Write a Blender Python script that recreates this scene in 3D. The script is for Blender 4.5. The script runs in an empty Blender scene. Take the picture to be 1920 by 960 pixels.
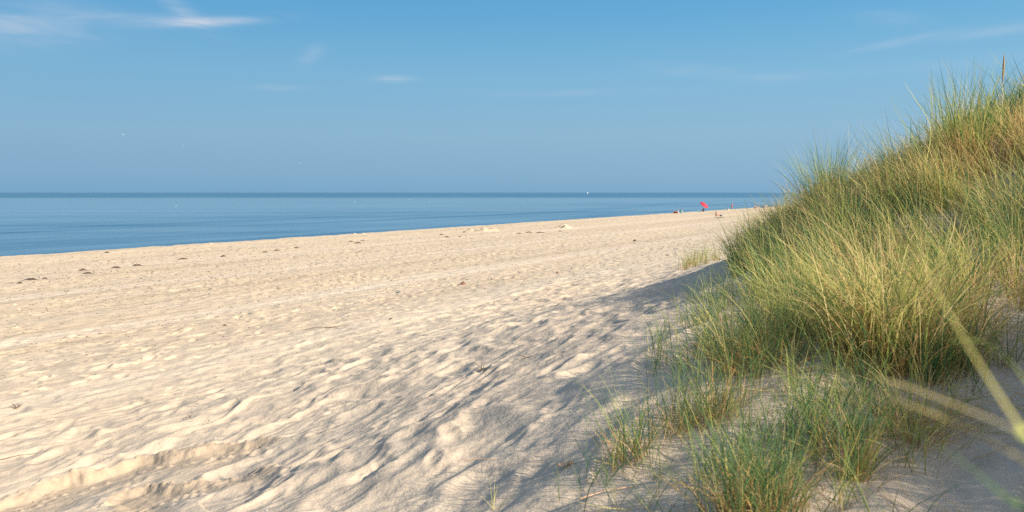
import bpy, math, random
import numpy as np
from mathutils import Vector
R = math.radians
SC = bpy.context.scene
COL = SC.collection
rng = np.random.default_rng(7)
random.seed(7)

# ------------------------------------------------------------------ camera
F = 1493.0                      # focal length in pixels of the 1920 wide picture
PITCH = math.atan(119.0 / F)
ZC = 6.1                        # eye height above sea level
cam_d = bpy.data.cameras.new('camera')
cam = bpy.data.objects.new('camera', cam_d)
COL.objects.link(cam)
cam.location = (0, 0, ZC)
cam.rotation_euler = (R(90) - PITCH, 0, 0)
cam_d.sensor_width = 36
cam_d.lens = 36 * F / 1920
cam_d.clip_start = 0.05
cam_d.clip_end = 80000
cam_d.dof.use_dof = True
cam_d.dof.focus_distance = 14.0
cam_d.dof.aperture_fstop = 3.2
SC.camera = cam

# ------------------------------------------------------------------ tags and links
def tag(o, label=None, cat=None, group=None, kind=None):
    if label: o['label'] = label
    if cat: o['category'] = cat
    if group: o['group'] = group
    if kind: o['kind'] = kind
    return o

def link(name, me, mat=None, parent=None, loc=(0, 0, 0), rot=(0, 0, 0)):
    o = bpy.data.objects.new(name, me)
    COL.objects.link(o)
    if mat is not None:
        if not isinstance(mat, (list, tuple)): mat = [mat]
        for m in mat: me.materials.append(m)
    o.parent = parent
    o.location = loc
    o.rotation_euler = rot
    return o

def empty(name, loc=(0, 0, 0), rz=0.0):
    o = bpy.data.objects.new(name, None)
    COL.objects.link(o)
    o.empty_display_size = 0.2
    o.location = loc
    o.rotation_euler = (0, 0, rz)
    return o

def mesh_np(name, v, q, smooth=True):
    """vertices (n,3) and faces (m,3) or (m,4)"""
    me = bpy.data.meshes.new(name)
    v = np.asarray(v, np.float32); q = np.asarray(q, np.int32)
    k = q.shape[1]
    me.vertices.add(len(v)); me.vertices.foreach_set('co', v.ravel())
    me.loops.add(q.size); me.loops.foreach_set('vertex_index', q.ravel())
    me.polygons.add(len(q))
    me.polygons.foreach_set('loop_start', np.arange(0, q.size, k, dtype=np.int32))
    me.polygons.foreach_set('loop_total', np.full(len(q), k, np.int32))
    if smooth: me.polygons.foreach_set('use_smooth', np.ones(len(q), bool))
    me.update(calc_edges=True)
    return me

# ------------------------------------------------------------------ node helpers
def material(name):
    m = bpy.data.materials.new(name); m.use_nodes = True
    nt = m.node_tree
    for n in list(nt.nodes): nt.nodes.remove(n)
    out = nt.nodes.new('ShaderNodeOutputMaterial')
    return m, nt, out

def N(nt, kind, **kw):
    n = nt.nodes.new('ShaderNode' + kind)
    for k, v in kw.items():
        if k in ('ins',):
            for a, b in v.items(): n.inputs[a].default_value = b
        else: setattr(n, k, v)
    return n

def ramp(nt, fac, stops, interp='LINEAR'):
    n = N(nt, 'ValToRGB')
    cr = n.color_ramp
    cr.interpolation = interp
    while len(cr.elements) < len(stops): cr.elements.new(0.5)
    for e, (p, c) in zip(cr.elements, stops):
        e.position = p
        e.color = (c, c, c, 1) if not isinstance(c, (tuple, list)) else (*c, 1)
    nt.links.new(fac, n.inputs[0])
    return n.outputs[0]

def mixc(nt, fac, a, b, mode='MIX'):
    n = N(nt, 'Mix', data_type='RGBA', blend_type=mode)
    for s, v in ((0, fac), (6, a), (7, b)):
        if isinstance(v, (int, float)): n.inputs[s].default_value = v
        elif isinstance(v, (tuple, list)): n.inputs[s].default_value = (*v, 1)
        else: nt.links.new(v, n.inputs[s])
    return n.outputs[2]

def mth(nt, op, a, b=None, c=None, clamp=False):
    n = N(nt, 'Math', operation=op, use_clamp=clamp)
    for i, v in enumerate((a, b, c)):
        if v is None: continue
        if isinstance(v, (int, float)): n.inputs[i].default_value = v
        else: nt.links.new(v, n.inputs[i])
    return n.outputs[0]

def noise(nt, vec, scale, detail=3, rough=0.5, dist=0.0):
    n = N(nt, 'TexNoise', ins={'Scale': scale, 'Detail': detail, 'Roughness': rough, 'Distortion': dist})
    if vec is not None: nt.links.new(vec, n.inputs['Vector'])
    return n.outputs[0]

def mapping(nt, vec, scale=(1, 1, 1), rot=(0, 0, 0), loc=(0, 0, 0)):
    n = N(nt, 'Mapping')
    n.inputs['Scale'].default_value = scale
    n.inputs['Rotation'].default_value = rot
    n.inputs['Location'].default_value = loc
    nt.links.new(vec, n.inputs['Vector'])
    return n.outputs[0]

# ------------------------------------------------------------------ numpy noise
def hash2(ix, iy, s=0):
    h = (ix.astype(np.int64) * 374761393 + iy.astype(np.int64) * 668265263 + s * 1274126177) & 0xffffffff
    h = ((h ^ (h >> 13)) * 1274126177) & 0xffffffff
    h = (h ^ (h >> 16)) & 0xffffffff
    h = (h * 2246822519) & 0xffffffff
    return ((h ^ (h >> 15)) & 0xffffff) / float(0x1000000)

def vnoise(x, y, s=0):
    ix = np.floor(x); iy = np.floor(y)
    fx = x - ix; fy = y - iy
    fx = fx * fx * fx * (fx * (fx * 6 - 15) + 10); fy = fy * fy * fy * (fy * (fy * 6 - 15) + 10)
    a = hash2(ix, iy, s); b = hash2(ix + 1, iy, s); c = hash2(ix, iy + 1, s); d = hash2(ix + 1, iy + 1, s)
    return (a + (b - a) * fx + (c - a) * fy + (a - b - c + d) * fx * fy) * 2 - 1

def fbm(x, y, s=0, o=3, g=0.5):
    r = 0; a = 1.0; f = 1.0
    for k in range(o):
        r = r + a * vnoise(x * f + 17.3 * k, y * f - 9.1 * k, s + k); a *= g; f *= 2.03
    return r

def worley(x, y, s=0):
    """distance to the nearest and second nearest of jittered grid points"""
    ix = np.floor(x); iy = np.floor(y)
    f1 = np.full(x.shape, 9.0); f2 = np.full(x.shape, 9.0); idv = np.zeros(x.shape)
    for dx in (-1, 0, 1):
        for dy in (-1, 0, 1):
            cx = ix + dx; cy = iy + dy
            px = cx + 0.08 + 0.84 * hash2(cx, cy, s); py = cy + 0.08 + 0.84 * hash2(cx, cy, s + 31)
            d = np.hypot(x - px, y - py)
            cl = d < f1
            f2 = np.where(cl, f1, np.minimum(f2, d))
            idv = np.where(cl, hash2(cx, cy, s + 77), idv)
            f1 = np.where(cl, d, f1)
    return f1, f2, idv

def stamps(x, y, cell, seed, depth, size, asp=.55, share=1.0):
    """footprints and slides: oval pits with flat soft floors, a pushed-up rim on one side, own size, turn and depth"""
    X = x / cell; Y = y / cell
    ix = np.floor(X); iy = np.floor(Y); z = np.zeros(x.shape)
    for dx in (-1, 0, 1):
        for dy in (-1, 0, 1):
            cx = ix + dx; cy = iy + dy
            px = (cx + hash2(cx, cy, seed)) * cell; py = (cy + hash2(cx, cy, seed + 1)) * cell
            an = 1.05 + (hash2(cx, cy, seed + 2) + hash2(cx, cy, seed + 9) - 1) * 2.6 + 3.1416 * (hash2(cx, cy, seed + 8) < .5)
            L = size * (.65 + .6 * hash2(cx, cy, seed + 3)); dp = depth * (.35 + .9 * hash2(cx, cy, seed + 4)) * (hash2(cx, cy, seed + 5) < share)
            ex = x - px; ey = y - py
            a = (ex * np.cos(an) + ey * np.sin(an)) / L; b = (-ex * np.sin(an) + ey * np.cos(an)) / (L * asp)
            q = np.sqrt(a * a + b * b) + 1e-6
            z += dp * (-np.exp(-q ** 3 * 1.2) + .38 * np.exp(-((q - 1.35) / .36) ** 2) * (1 + .8 * a / q))
    return z

def sstep(a, b, x):
    t = np.clip((x - a) / (b - a), 0, 1)
    return t * t * (3 - 2 * t)

# ------------------------------------------------------------------ the ground
# u runs along the shore, t runs from the dune towards the sea
TH = R(30.8); SN, CS = math.sin(TH), math.cos(TH)
def to_ut(x, y): return x * SN + y * CS, -x * CS + y * SN
def to_xy(u, t): return u * SN - t * CS, u * CS + t * SN

PT = np.array([-80, -40, -20, -10, -6, -3, -1, 0, 1, 2, 4, 6, 8, 10, 16, 25, 40, 52, 58, 61, 64, 72, 85, 120, 200])
PD = np.array([-3, -2.6, -2.4, -1.7, -.9, .1, 1.0, 1.3, 1.43, 1.55, 1.85, 2.3, 2.65, 2.95, 3.4, 3.9, 4.35, 4.5, 4.5, 4.6, 4.95, 6.1, 7.2, 9, 12])
_ft = np.linspace(-80, 200, 5601)
_fd = np.interp(_ft, PT, PD)
_k = np.exp(-0.5 * (np.arange(-40, 41) / 13.0) ** 2); _k /= _k.sum()
_fd = np.convolve(np.pad(_fd, 40, 'edge'), _k, 'valid')
def prof(t): return np.interp(t, _ft, _fd)

# (u, t, drop below the eye)
CP = [(0, 0, 1.6), (-3, 0, 1.7), (-3, -3, .9), (0, -3, .75), (3.65, .7, 1.45), (5.2, 1.0, 1.28), (6.5, .86, 1.16), (6.8, 1.3, 1.22), (9.1, 2.3, 1.25), (12, 3.1, 1.25),
      (14.7, 4.7, 1.48), (17, 6, 1.9), (8.5, 3.4, 1.48), (5.4, 2.6, 1.58), (3.9, 1.85, 1.74), (4.7, 2.8, 1.85), (5.6, 6.2, 2.66),
      (5, 10, 3.05), (9, 10, 3.0), (8, 16, 3.4), (13.8, 12, 3.0), (24.5, 11.6, 2.9), (4, 7.8, 3.0), (0, 5, 2.5), (-4, 6, 2.7),
      (12, 6.2, 1.95), (9, 6, 2.1), (14, 8, 2.45), (18, 9, 2.7), (7, 4.5, 1.95),
      (14, 2.0, .45), (10, 1.4, .8), (12, 2.2, .75), (14.5, 1.1, -.05), (13.6, .4, -.55), (15.4, -.5, -1.2), (16.7, 3.2, .75), (10, .77, .72), (11, .28, .15),
      (7, -.2, .95), (5, -.2, 1.3), (8.5, -.3, .8), (10.6, -.27, .3), (12.5, -1, -.7), (5.1, -2.8, .0), (8, -3, -.3), (4, -1, 1.35), (6, -1, 1.1),
      (18, 1, -.3), (20, 3, .6), (20, -1, -1.1), (24, 3, .7), (24, 0, -.6), (28, 5, 1.7), (16, -4, -1.6), (12, -4, -1.2), (20, 6, 1.9), (30, 2, .5), (30, -3, -1.2)]
CP = np.array(CP, float)
_res = CP[:, 2] - prof(CP[:, 1])
_anch = [(u, t) for u in (-12, -6) for t in (-9, -4, 2, 8, 14)] + [(u, t) for u in (0, 6, 12, 18, 24, 30) for t in (-10, 18)] + [(u, t) for u in (38, 46) for t in (-9, -3, 3, 9, 15)]
_P = np.vstack([CP[:, :2], np.array(_anch, float)])
_V = np.concatenate([_res, np.zeros(len(_anch))])
def _phi(d2): return np.sqrt(d2 + 0.6 ** 2)
_D2 = ((_P[:, None, :] - _P[None, :, :]) ** 2).sum(-1)
_A = np.zeros((len(_P) + 1,) * 2)
_A[:-1, :-1] = _phi(_D2) - 0.12 * np.eye(len(_P))
_A[-1, :-1] = 1; _A[:-1, -1] = 1
_W = np.linalg.solve(_A, np.append(_V, 0))

# soft collapsed edges of damp sand near the eye, as lines in (x, y): ground is lower on the near side
SCARPS = []

def macro(x, y):
    u, t = to_ut(x, y)
    r = np.full(x.shape, _W[-1])
    wx = sstep(-14, -6, u) * (1 - sstep(32, 46, u)) * sstep(-13, -8, t) * (1 - sstep(13, 20, t))
    if wx.max() > 0:
        m = wx > 0
        uu = u[m]; tt = t[m]; acc = np.full(uu.shape, _W[-1])
        for (pu, pt), w in zip(_P, _W[:-1]): acc = acc + w * _phi((uu - pu) ** 2 + (tt - pt) ** 2)
        r[m] = acc
    d = prof(t) + r * wx
    # far dunes roll a little
    d = d - (1 - wx) * sstep(4, -4, t) * 0.5 * fbm(u * 0.09, t * 0.15, 5, 2)
    return ZC - d

def seg_signed(x, y, pts):
    """signed distance to a polyline (positive on its left) and arc length"""
    best = np.full(x.shape, 1e9); sd = np.zeros(x.shape); arc = np.zeros(x.shape); L0 = 0
    for (ax, ay), (bx, by) in zip(pts[:-1], pts[1:]):
        dx, dy = bx - ax, by - ay; L = math.hypot(dx, dy)
        s = np.clip(((x - ax) * dx + (y - ay) * dy) / L ** 2, 0, 1)
        ex = x - ax - s * dx; ey = y - ay - s * dy
        d = np.hypot(ex, ey); side = np.sign(dx * (y - ay) - dy * (x - ax))
        m = d < best
        best = np.where(m, d, best); sd = np.where(m, d * side, sd); arc = np.where(m, L0 + s * L, arc)
        L0 += L
    return sd, arc, L0

def detail(x, y):
    u, t = to_ut(x, y)
    r = np.hypot(x, y)
    z = np.zeros(x.shape)
    dune = 1 - sstep(1.0, 4.5, t + 0.6 * fbm(u * .3, t * .3, 3, 2))       # 1 on the dune foot, 0 on the trampled beach
    near = 1 - sstep(9, 17, t + 1.2 * fbm(u * .15, t * .2, 8, 2))         # deep soft sand, towards the flat beach it calms
    # broad, long swells
    z += 0.045 * fbm(u * 0.35 / 1.4, t * 0.35, 11, 3, .45) * (0.15 + 0.85 * near)
    # trampled pits, ridges between them
    wx = x + 0.15 * fbm(x * 1.3, y * 1.3, 21, 2); wy = y + 0.15 * fbm(x * 1.3 + 50, y * 1.3, 22, 2)
    ca, sa = math.cos(R(64)), math.sin(R(64))
    a = wx * ca + wy * sa; b = -wx * sa + wy * ca
    amp = (1 - dune * 0.75)
    calm = np.ones(x.shape)                                             # dug smooth below the broken edges
    mm = r < 14
    for pts, dep, rec in SCARPS:
        sd, arc, L = seg_signed(x[mm], y[mm], pts)
        calm[mm] *= 1 - .85 * sstep(.05, -.1, sd) * (1 - sstep(rec * .7, rec * 1.3, -sd)) * sstep(0, .4, arc) * (1 - sstep(L - .6, L, arc))
    wear = np.clip(.75 + .8 * fbm(u * .12, t * .3, 13, 2), .15, 1.4)
    z += calm * stamps(wx, wy, 0.85, 100, 0.036, .38, .58, .8) * amp * (0.02 + .98 * near)
    z += calm * stamps(wx, wy, 0.50, 110, 0.018, .22, .55, .95) * amp * (0.10 + .90 * near)
    z += calm * stamps(wx + .3, wy, 0.40, 120, 0.012, .15, .5, .9) * amp * (0.35 + .65 * near) * wear
    # wind-softened wedges between the steps: sharp crests, broad flat faces
    rg = np.abs(fbm(a / 1.5, b / .62, 15, 3, .42)); rg2 = np.abs(fbm(a / .7 + 7, b / .34, 16, 2, .4))
    z -= calm * amp * near * (.068 * np.minimum(rg, .6) + .020 * np.minimum(rg2, .6))
    f1, f2, iv = worley(a / 0.50 + 9, b / 0.40, 2)
    fade = np.clip(30 / np.maximum(r, 1) , 0, 1)
    z += (np.minimum(f1, 0.9) ** 1.5 - 0.35) * 0.022 * amp
    z += 0.004 * fbm(x * 5, y * 5, 41, 3, .55) * (0.4 + .6 * amp) * fade
    # small fresh footprints on the flat beach
    pit = stamps(x, y, 0.52, 130, 0.070, .16, .5, .8) * wear + stamps(x, y, .9, 140, .05, .3, .6, .5) * wear
    track = np.ones(x.shape)
    for tc, w in ((12.5, .8), (21, 1.3), (33, 1.8), (44, 1.6)):
        tt = t + 0.6 * fbm(u * 0.04, tc * 3.1 + 0 * u, 61, 1) - tc
        track *= 1 - 0.95 * np.exp(-(tt / w) ** 2)
        for o in (-.62 * w, .62 * w):                                     # wheel ruts
            z += (-0.016 * np.exp(-((tt - o) / .17) ** 2) + 0.008 * np.exp(-((tt - o - .3) / .12) ** 2)) * (.5 + .7 * fbm(u * .15, o + 0 * u, 62, 1)) * sstep(9, 11, tc + tt)
    z += pit * (1 - near * .8) * track * sstep(200, 60, r) * (1 - sstep(52, 60, t))
    # wind drifts on the dune foot, long ridges
    e = x * 0.79 + y * 0.61; g = -x * 0.61 + y * 0.79
    gw = g + 0.35 * fbm(e * .35, g * .35, 71, 2)
    sh = np.abs(((gw / 1.55) % 1.0) - 0.5) * 2
    z += dune * (sh ** 1.6) * 0.17 * sstep(5.0, 7.5, u) * sstep(-1.5, 0.5, t)
    z += dune * 0.07 * fbm(e * .8, g * 1.7, 72, 3)
    # crest of the beach: low irregular lip
    z += 0.05 * fbm(u * .5, t * .5, 81, 3) * sstep(45, 55, t) * (1 - sstep(66, 75, t))
    # broken edges
    for pts, dep, rec in SCARPS:
        sd, arc, L = seg_signed(x, y, pts)
        sd = sd + 0.11 * fbm(x * 2.2, y * 2.2, 91, 2) + 0.02 * fbm(x * 9, y * 9, 92, 2)
        gul = 0.022 * np.abs(fbm(arc * 13, sd * 1.5, 93, 3, .6)) * sstep(-.1, .5, fbm(arc * 1.1, 0 * arc, 94, 2))
        endf = sstep(0, .6, arc) * (1 - sstep(L - .8, L, arc))
        dep_ = dep * (0.8 + .3 * fbm(arc * 1.2, 0 * arc, 95, 2)) * endf
        w = 0.20
        fall = sstep(0, -w - gul * 2, sd + gul)                           # 0 above the lip, 1 at the foot
        z -= dep_ * fall * (1 - sstep(0.25, rec, -sd)) * (1 - .0 * fall)
        w1_, w2_, wi = worley(x / .085, y / .085, 97)
        clod = np.clip(1 - w1_ / .5, 0, 1) ** .7 * (wi > .45)
        z += 0.030 * clod * endf * (np.exp(-((sd + .02) / .07) ** 2) + .9 * np.exp(-((sd + .42) / .20) ** 2) * (wi > .72))
        z += 0.012 * endf * fbm(x * 22, y * 22, 96, 2) * np.exp(-((sd + .22) / .16) ** 2) * sstep(.1, .6, fbm(x * 1.3, y * 1.3, 98, 2) + .3)
    return z

def ground(x, y, fine=True):
    x = np.asarray(x, float); y = np.asarray(y, float); sh = x.shape
    x = np.atleast_1d(x).ravel(); y = np.atleast_1d(y).ravel()
    z = macro(x, y)
    if fine: z = z + detail(x, y)
    return z.reshape(sh)

def ray(px, py):
    c = ((px - 960) / F, 1.0, (480 - py) / F)
    cp, sp = math.cos(-PITCH), math.sin(-PITCH)
    d = np.array([c[0], c[1] * cp - c[2] * sp, c[1] * sp + c[2] * cp])
    return d
def at(px, py, fine=True, rmin=1.5, rmax=900):
    """where the ground stands under a direction seen from the eye"""
    d = ray(px, py)
    s = np.geomspace(rmin, rmax, 5000)
    x = d[0] * s; y = d[1] * s; z = ZC + d[2] * s
    g = ground(x, y, fine)
    i = np.argmax(z < g)
    if z[i] >= g[i]: raise ValueError((px, py))
    a = (z[i - 1] - g[i - 1]) / ((z[i - 1] - g[i - 1]) - (z[i] - g[i]) + 1e-9)
    k = s[i - 1] + a * (s[i] - s[i - 1])
    X, Y = float(d[0] * k), float(d[1] * k)
    return X, Y, float(ground(np.array([X]), np.array([Y]), fine)[0])

SC1 = [at(p, q, False)[:2] for p, q in ((-300, 1040), (0, 930), (110, 890), (260, 850), (400, 828), (520, 815), (570, 812))]
SC2 = [at(p, q, False)[:2] for p, q in ((150, 1050), (215, 925), (290, 905), (350, 905), (420, 895), (500, 868), (560, 880))]
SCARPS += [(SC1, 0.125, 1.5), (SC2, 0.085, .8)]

def damp_dim(x, y):  # scarp mask: exposed damp sand and its darkening against direct sun
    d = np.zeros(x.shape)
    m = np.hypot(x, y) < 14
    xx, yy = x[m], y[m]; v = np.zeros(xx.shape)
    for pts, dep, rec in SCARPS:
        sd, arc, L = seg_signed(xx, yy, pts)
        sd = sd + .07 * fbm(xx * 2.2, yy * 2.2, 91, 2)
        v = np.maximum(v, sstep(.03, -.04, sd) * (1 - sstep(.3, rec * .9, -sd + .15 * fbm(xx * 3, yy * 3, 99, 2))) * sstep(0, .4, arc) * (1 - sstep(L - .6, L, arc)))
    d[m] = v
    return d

def build_ground():
    rs = [0.25]
    while rs[-1] < 9000:
        r = rs[-1]
        rs.append(r + max(0.0021 * r, 0.30 * r * r / (4 * 800) if r > 8 else 0, 0.012 if r < 3 else 0) * (1 if r < 400 else 3))
    rs = np.array(rs)
    # angles clockwise from the view direction: fine where the eye looks, coarser round the back
    fine = np.arange(-R(40), R(40), 0.0022)
    rest = np.linspace(R(40), R(320), 190)
    an = np.concatenate([fine, rest[:-1]])
    nr, na = len(rs), len(an)
    A, Rr = np.meshgrid(an, rs)
    x = (Rr * np.sin(A)).ravel(); y = (Rr * np.cos(A)).ravel()
    z = np.empty_like(x)
    for k in range(0, len(x), 200000):
        z[k:k + 200000] = ground(x[k:k + 200000], y[k:k + 200000])
    v = np.stack([x, y, z], 1)
    i = np.arange(nr - 1)[:, None] * na; j = np.arange(na)[None, :]; j2 = (j + 1) % na
    q = np.stack([(i + j), (i + j2), (i + na + j2), (i + na + j)], -1).reshape(-1, 4)[:, ::-1]
    # centre cap
    v = np.vstack([v, [[0, 0, float(ground(np.array([0.]), np.array([0.]))[0])]]])
    me = mesh_np('beach', v, q)
    at_ = me.attributes.new('damp_dim', 'FLOAT', 'POINT'); at_.data.foreach_set('value', damp_dim(v[:, 0], v[:, 1]).astype(np.float32))
    print('ground verts', len(v))
    return me

# ------------------------------------------------------------------ materials
def sand_material():
    m, nt, out = material('dry_sand')
    L = nt.links
    geo = N(nt, 'NewGeometry'); pos = geo.outputs['Position']
    # t coordinate: distance towards the sea
    dotn = N(nt, 'VectorMath', operation='DOT_PRODUCT'); L.new(pos, dotn.inputs[0]); dotn.inputs[1].default_value = (-CS, SN, 0)
    t = dotn.outputs['Value']
    dotu = N(nt, 'VectorMath', operation='DOT_PRODUCT'); L.new(pos, dotu.inputs[0]); dotu.inputs[1].default_value = (SN, CS, 0)
    ut = N(nt, 'CombineXYZ'); L.new(dotu.outputs['Value'], ut.inputs[0]); L.new(t, ut.inputs[1])
    ut = ut.outputs[0]
    b1 = noise(nt, mapping(nt, ut, (.12, .35, 1)), 1.0, 4, .6)
    b2 = noise(nt, pos, 1.7, 5, .6)
    b3 = noise(nt, pos, 240, 2, .7)
    b4 = noise(nt, mapping(nt, ut, (.02, .5, 1)), 1.0, 3, .6)
    far = N(nt, 'MapRange', ins={'From Min': 6.0, 'From Max': 22.0}); L.new(t, far.inputs[0])
    far = far.outputs[0]
    col = mixc(nt, far, (.545, .428, .300), (.580, .440, .275))
    col = mixc(nt, ramp(nt, b1, [(.35, 0.0), (.65, .6)]), col, (.56, .455, .325))
    col = mixc(nt, ramp(nt, b2, [(.42, 0.0), (.72, .5)]), col, (.40, .315, .225))
    da = N(nt, 'Attribute', attribute_name='damp_dim')
    col = mixc(nt, mth(nt, 'MULTIPLY', da.outputs['Fac'], .9), col, (.43, .325, .215))  # damp sand tone, darkened further to offset full sun on scarp walls
    grain = ramp(nt, b3, [(.3, (.82, .80, .78)), (.5, (1, 1, 1)), (.72, (1.12, 1.12, 1.1))])
    col = mixc(nt, 1.0, col, grain, 'MULTIPLY')
    for tc_, w_, k_ in ((12.6, .55, .35), (20.6, .9, .55), (32.5, 1.3, .5), (44, 1.5, .35)):
        wob = mth(nt, 'MULTIPLY', mth(nt, 'SUBTRACT', noise(nt, mapping(nt, ut, (.03, .01, 1), (0, 0, 0), (tc_, tc_, 0)), 1.0, 2), .5), 3.0)
        dd = mth(nt, 'DIVIDE', mth(nt, 'SUBTRACT', mth(nt, 'ADD', t, wob), tc_), w_)
        gg = mth(nt, 'MULTIPLY', mth(nt, 'EXPONENT', mth(nt, 'MULTIPLY', mth(nt, 'MULTIPLY', dd, dd), -1.0)), k_)
        col = mixc(nt, gg, col, (.65, .525, .38))
    # darker damp streaks along the beach, their own colour
    st = mth(nt, 'MULTIPLY', ramp(nt, b4, [(.50, 0.0), (.68, .55)]), far)
    col = mixc(nt, st, col, (.36, .27, .17))
    # fine dark specks on the flat beach
    v = N(nt, 'TexVoronoi', ins={'Scale': 2.2, 'Randomness': 1.0}); L.new(pos, v.inputs['Vector'])
    sp = ramp(nt, v.outputs['Distance'], [(.04, 1.0), (.12, 0.0)])
    sp = mth(nt, 'MULTIPLY', sp, mth(nt, 'MULTIPLY', far, ramp(nt, noise(nt, mapping(nt, ut, (.1, .4, 1)), 1.0, 3), [(.42, 0.0), (.62, .8)])))
    col = mixc(nt, sp, col, (.16, .11, .07))
    bs = N(nt, 'BsdfPrincipled', ins={'Roughness': .95, 'Specular IOR Level': .15})
    L.new(col, bs.inputs['Base Color'])
    # relief too fine for the sheet
    w = noise(nt, pos, 9, 4, .6); g = noise(nt, pos, 130, 2, .6)
    vf = N(nt, 'TexVoronoi', feature='SMOOTH_F1', ins={'Scale': 1.9, 'Smoothness': .3}); L.new(mapping(nt, pos, (1, 1, 1)), vf.inputs['Vector'])
    h = mth(nt, 'ADD', mth(nt, 'MULTIPLY', w, .022), mth(nt, 'MULTIPLY', g, .0018))
    h = mth(nt, 'ADD', h, mth(nt, 'MULTIPLY', mth(nt, 'MULTIPLY', vf.outputs['Distance'], .055), far))
    bp = N(nt, 'Bump', ins={'Strength': 1.0, 'Distance': 1.0}); L.new(h, bp.inputs['Height'])
    L.new(bp.outputs[0], bs.inputs['Normal'])
    L.new(bs.outputs[0], out.inputs[0])
    return m

def water_material():
    m, nt, out = material('sea_water')
    L = nt.links
    geo = N(nt, 'NewGeometry'); pos = geo.outputs['Position']
    sp_ = N(nt, 'SeparateXYZ'); L.new(pos, sp_.inputs[0])
    dotn = N(nt, 'VectorMath', operation='DOT_PRODUCT'); L.new(pos, dotn.inputs[0]); dotn.inputs[1].default_value = (-CS, SN, 0)
    dotu = N(nt, 'VectorMath', operation='DOT_PRODUCT'); L.new(pos, dotu.inputs[0]); dotu.inputs[1].default_value = (SN, CS, 0)
    t = dotn.outputs['Value']; ut = N(nt, 'CombineXYZ'); L.new(dotu.outputs['Value'], ut.inputs[0]); L.new(t, ut.inputs[1]); ut = ut.outputs[0]
    # breeze: the open sea is ruffled, calmer slicks inshore
    off = noise(nt, mapping(nt, pos, (.0009, .004, 1)), 1.0, 4, .6)
    yy = mth(nt, 'ADD', sp_.outputs[1], mth(nt, 'MULTIPLY', mth(nt, 'SUBTRACT', off, .5), 700))
    offs = N(nt, 'MapRange', interpolation_type='SMOOTHSTEP', ins={'From Min': 700, 'From Max': 1150}); L.new(yy, offs.inputs[0]); offs = offs.outputs[0]
    st = ramp(nt, noise(nt, mapping(nt, pos, (.0035, .032, 1), (0, 0, R(-3))), 1.0, 5, .62), [(.44, 0.0), (.60, 1.0)])
    st2 = ramp(nt, noise(nt, mapping(nt, ut, (.006, .10, 1)), 1.0, 4, .6), [(.46, 0.0), (.60, 1.0)])
    ins = N(nt, 'MapRange', interpolation_type='SMOOTHSTEP', ins={'From Min': 260, 'From Max': 110}); L.new(t, ins.inputs[0]); ins = ins.outputs[0]
    rk = mth(nt, 'ADD', mth(nt, 'MULTIPLY', offs, .85), mth(nt, 'MULTIPLY', st, .30))
    rk = mth(nt, 'ADD', rk, mth(nt, 'MULTIPLY', ins, mth(nt, 'ADD', mth(nt, 'MULTIPLY', st2, .45), .25)), clamp=True)
    w1 = noise(nt, mapping(nt, ut, (.45, 1.6, 1)), 1.0, 4, .6)
    w2 = noise(nt, mapping(nt, ut, (.018, .16, 1)), 1.0, 2, .5, .4)
    h = mth(nt, 'ADD', mth(nt, 'MULTIPLY', mth(nt, 'MULTIPLY', w1, .14), mth(nt, 'ADD', rk, .12)), mth(nt, 'MULTIPLY', w2, .30))
    bp = N(nt, 'Bump', ins={'Strength': 1.0, 'Distance': 1.0}); L.new(h, bp.inputs['Height'])
    bs = N(nt, 'BsdfPrincipled', ins={'IOR': 1.33})
    L.new(mth(nt, 'ADD', mth(nt, 'MULTIPLY', rk, .18), .08), bs.inputs['Roughness'])
    col = mixc(nt, rk, (.10, .19, .25), (.022, .085, .14))
    L.new(col, bs.inputs['Base Color'])
    L.new(bp.outputs[0], bs.inputs['Normal'])
    L.new(bs.outputs[0], out.inputs[0])
    return m

def blade_material(name, stops, trans=.42):
    m, nt, out = material(name)
    L = nt.links
    a = N(nt, 'Attribute', attribute_name='tint')
    col = ramp(nt, a.outputs['Fac'], stops)
    b = N(nt, 'Attribute', attribute_name='along')
    col = mixc(nt, ramp(nt, b.outputs['Fac'], [(0.0, .80), (.22, 0.0), (.85, 0.0), (1.0, .2)]), col, (.36, .23, .10))
    d = N(nt, 'BsdfPrincipled', ins={'Roughness': .65, 'Specular IOR Level': .2})
    L.new(col, d.inputs['Base Color'])
    tr = N(nt, 'BsdfTranslucent'); L.new(col, tr.inputs[0])
    mx = N(nt, 'MixShader', ins={0: trans}); L.new(d.outputs[0], mx.inputs[1]); L.new(tr.outputs[0], mx.inputs[2])
    L.new(mx.outputs[0], out.inputs[0])
    return m

def plain(name, col, rough=.7, var=.12, scale=30.0, metal=0):
    m, nt, out = material(name)
    tc = N(nt, 'TexCoord')
    n = noise(nt, tc.outputs['Object'], scale, 3, .6)
    c = mixc(nt, ramp(nt, n, [(.3, 0.0), (.7, 1.0)]), tuple(c * (1 - var) for c in col), tuple(min(1, c * (1 + var)) for c in col))
    bs = N(nt, 'BsdfPrincipled', ins={'Roughness': rough, 'Metallic': metal})
    nt.links.new(c, bs.inputs['Base Color']); nt.links.new(bs.outputs[0], out.inputs[0])
    return m

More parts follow.
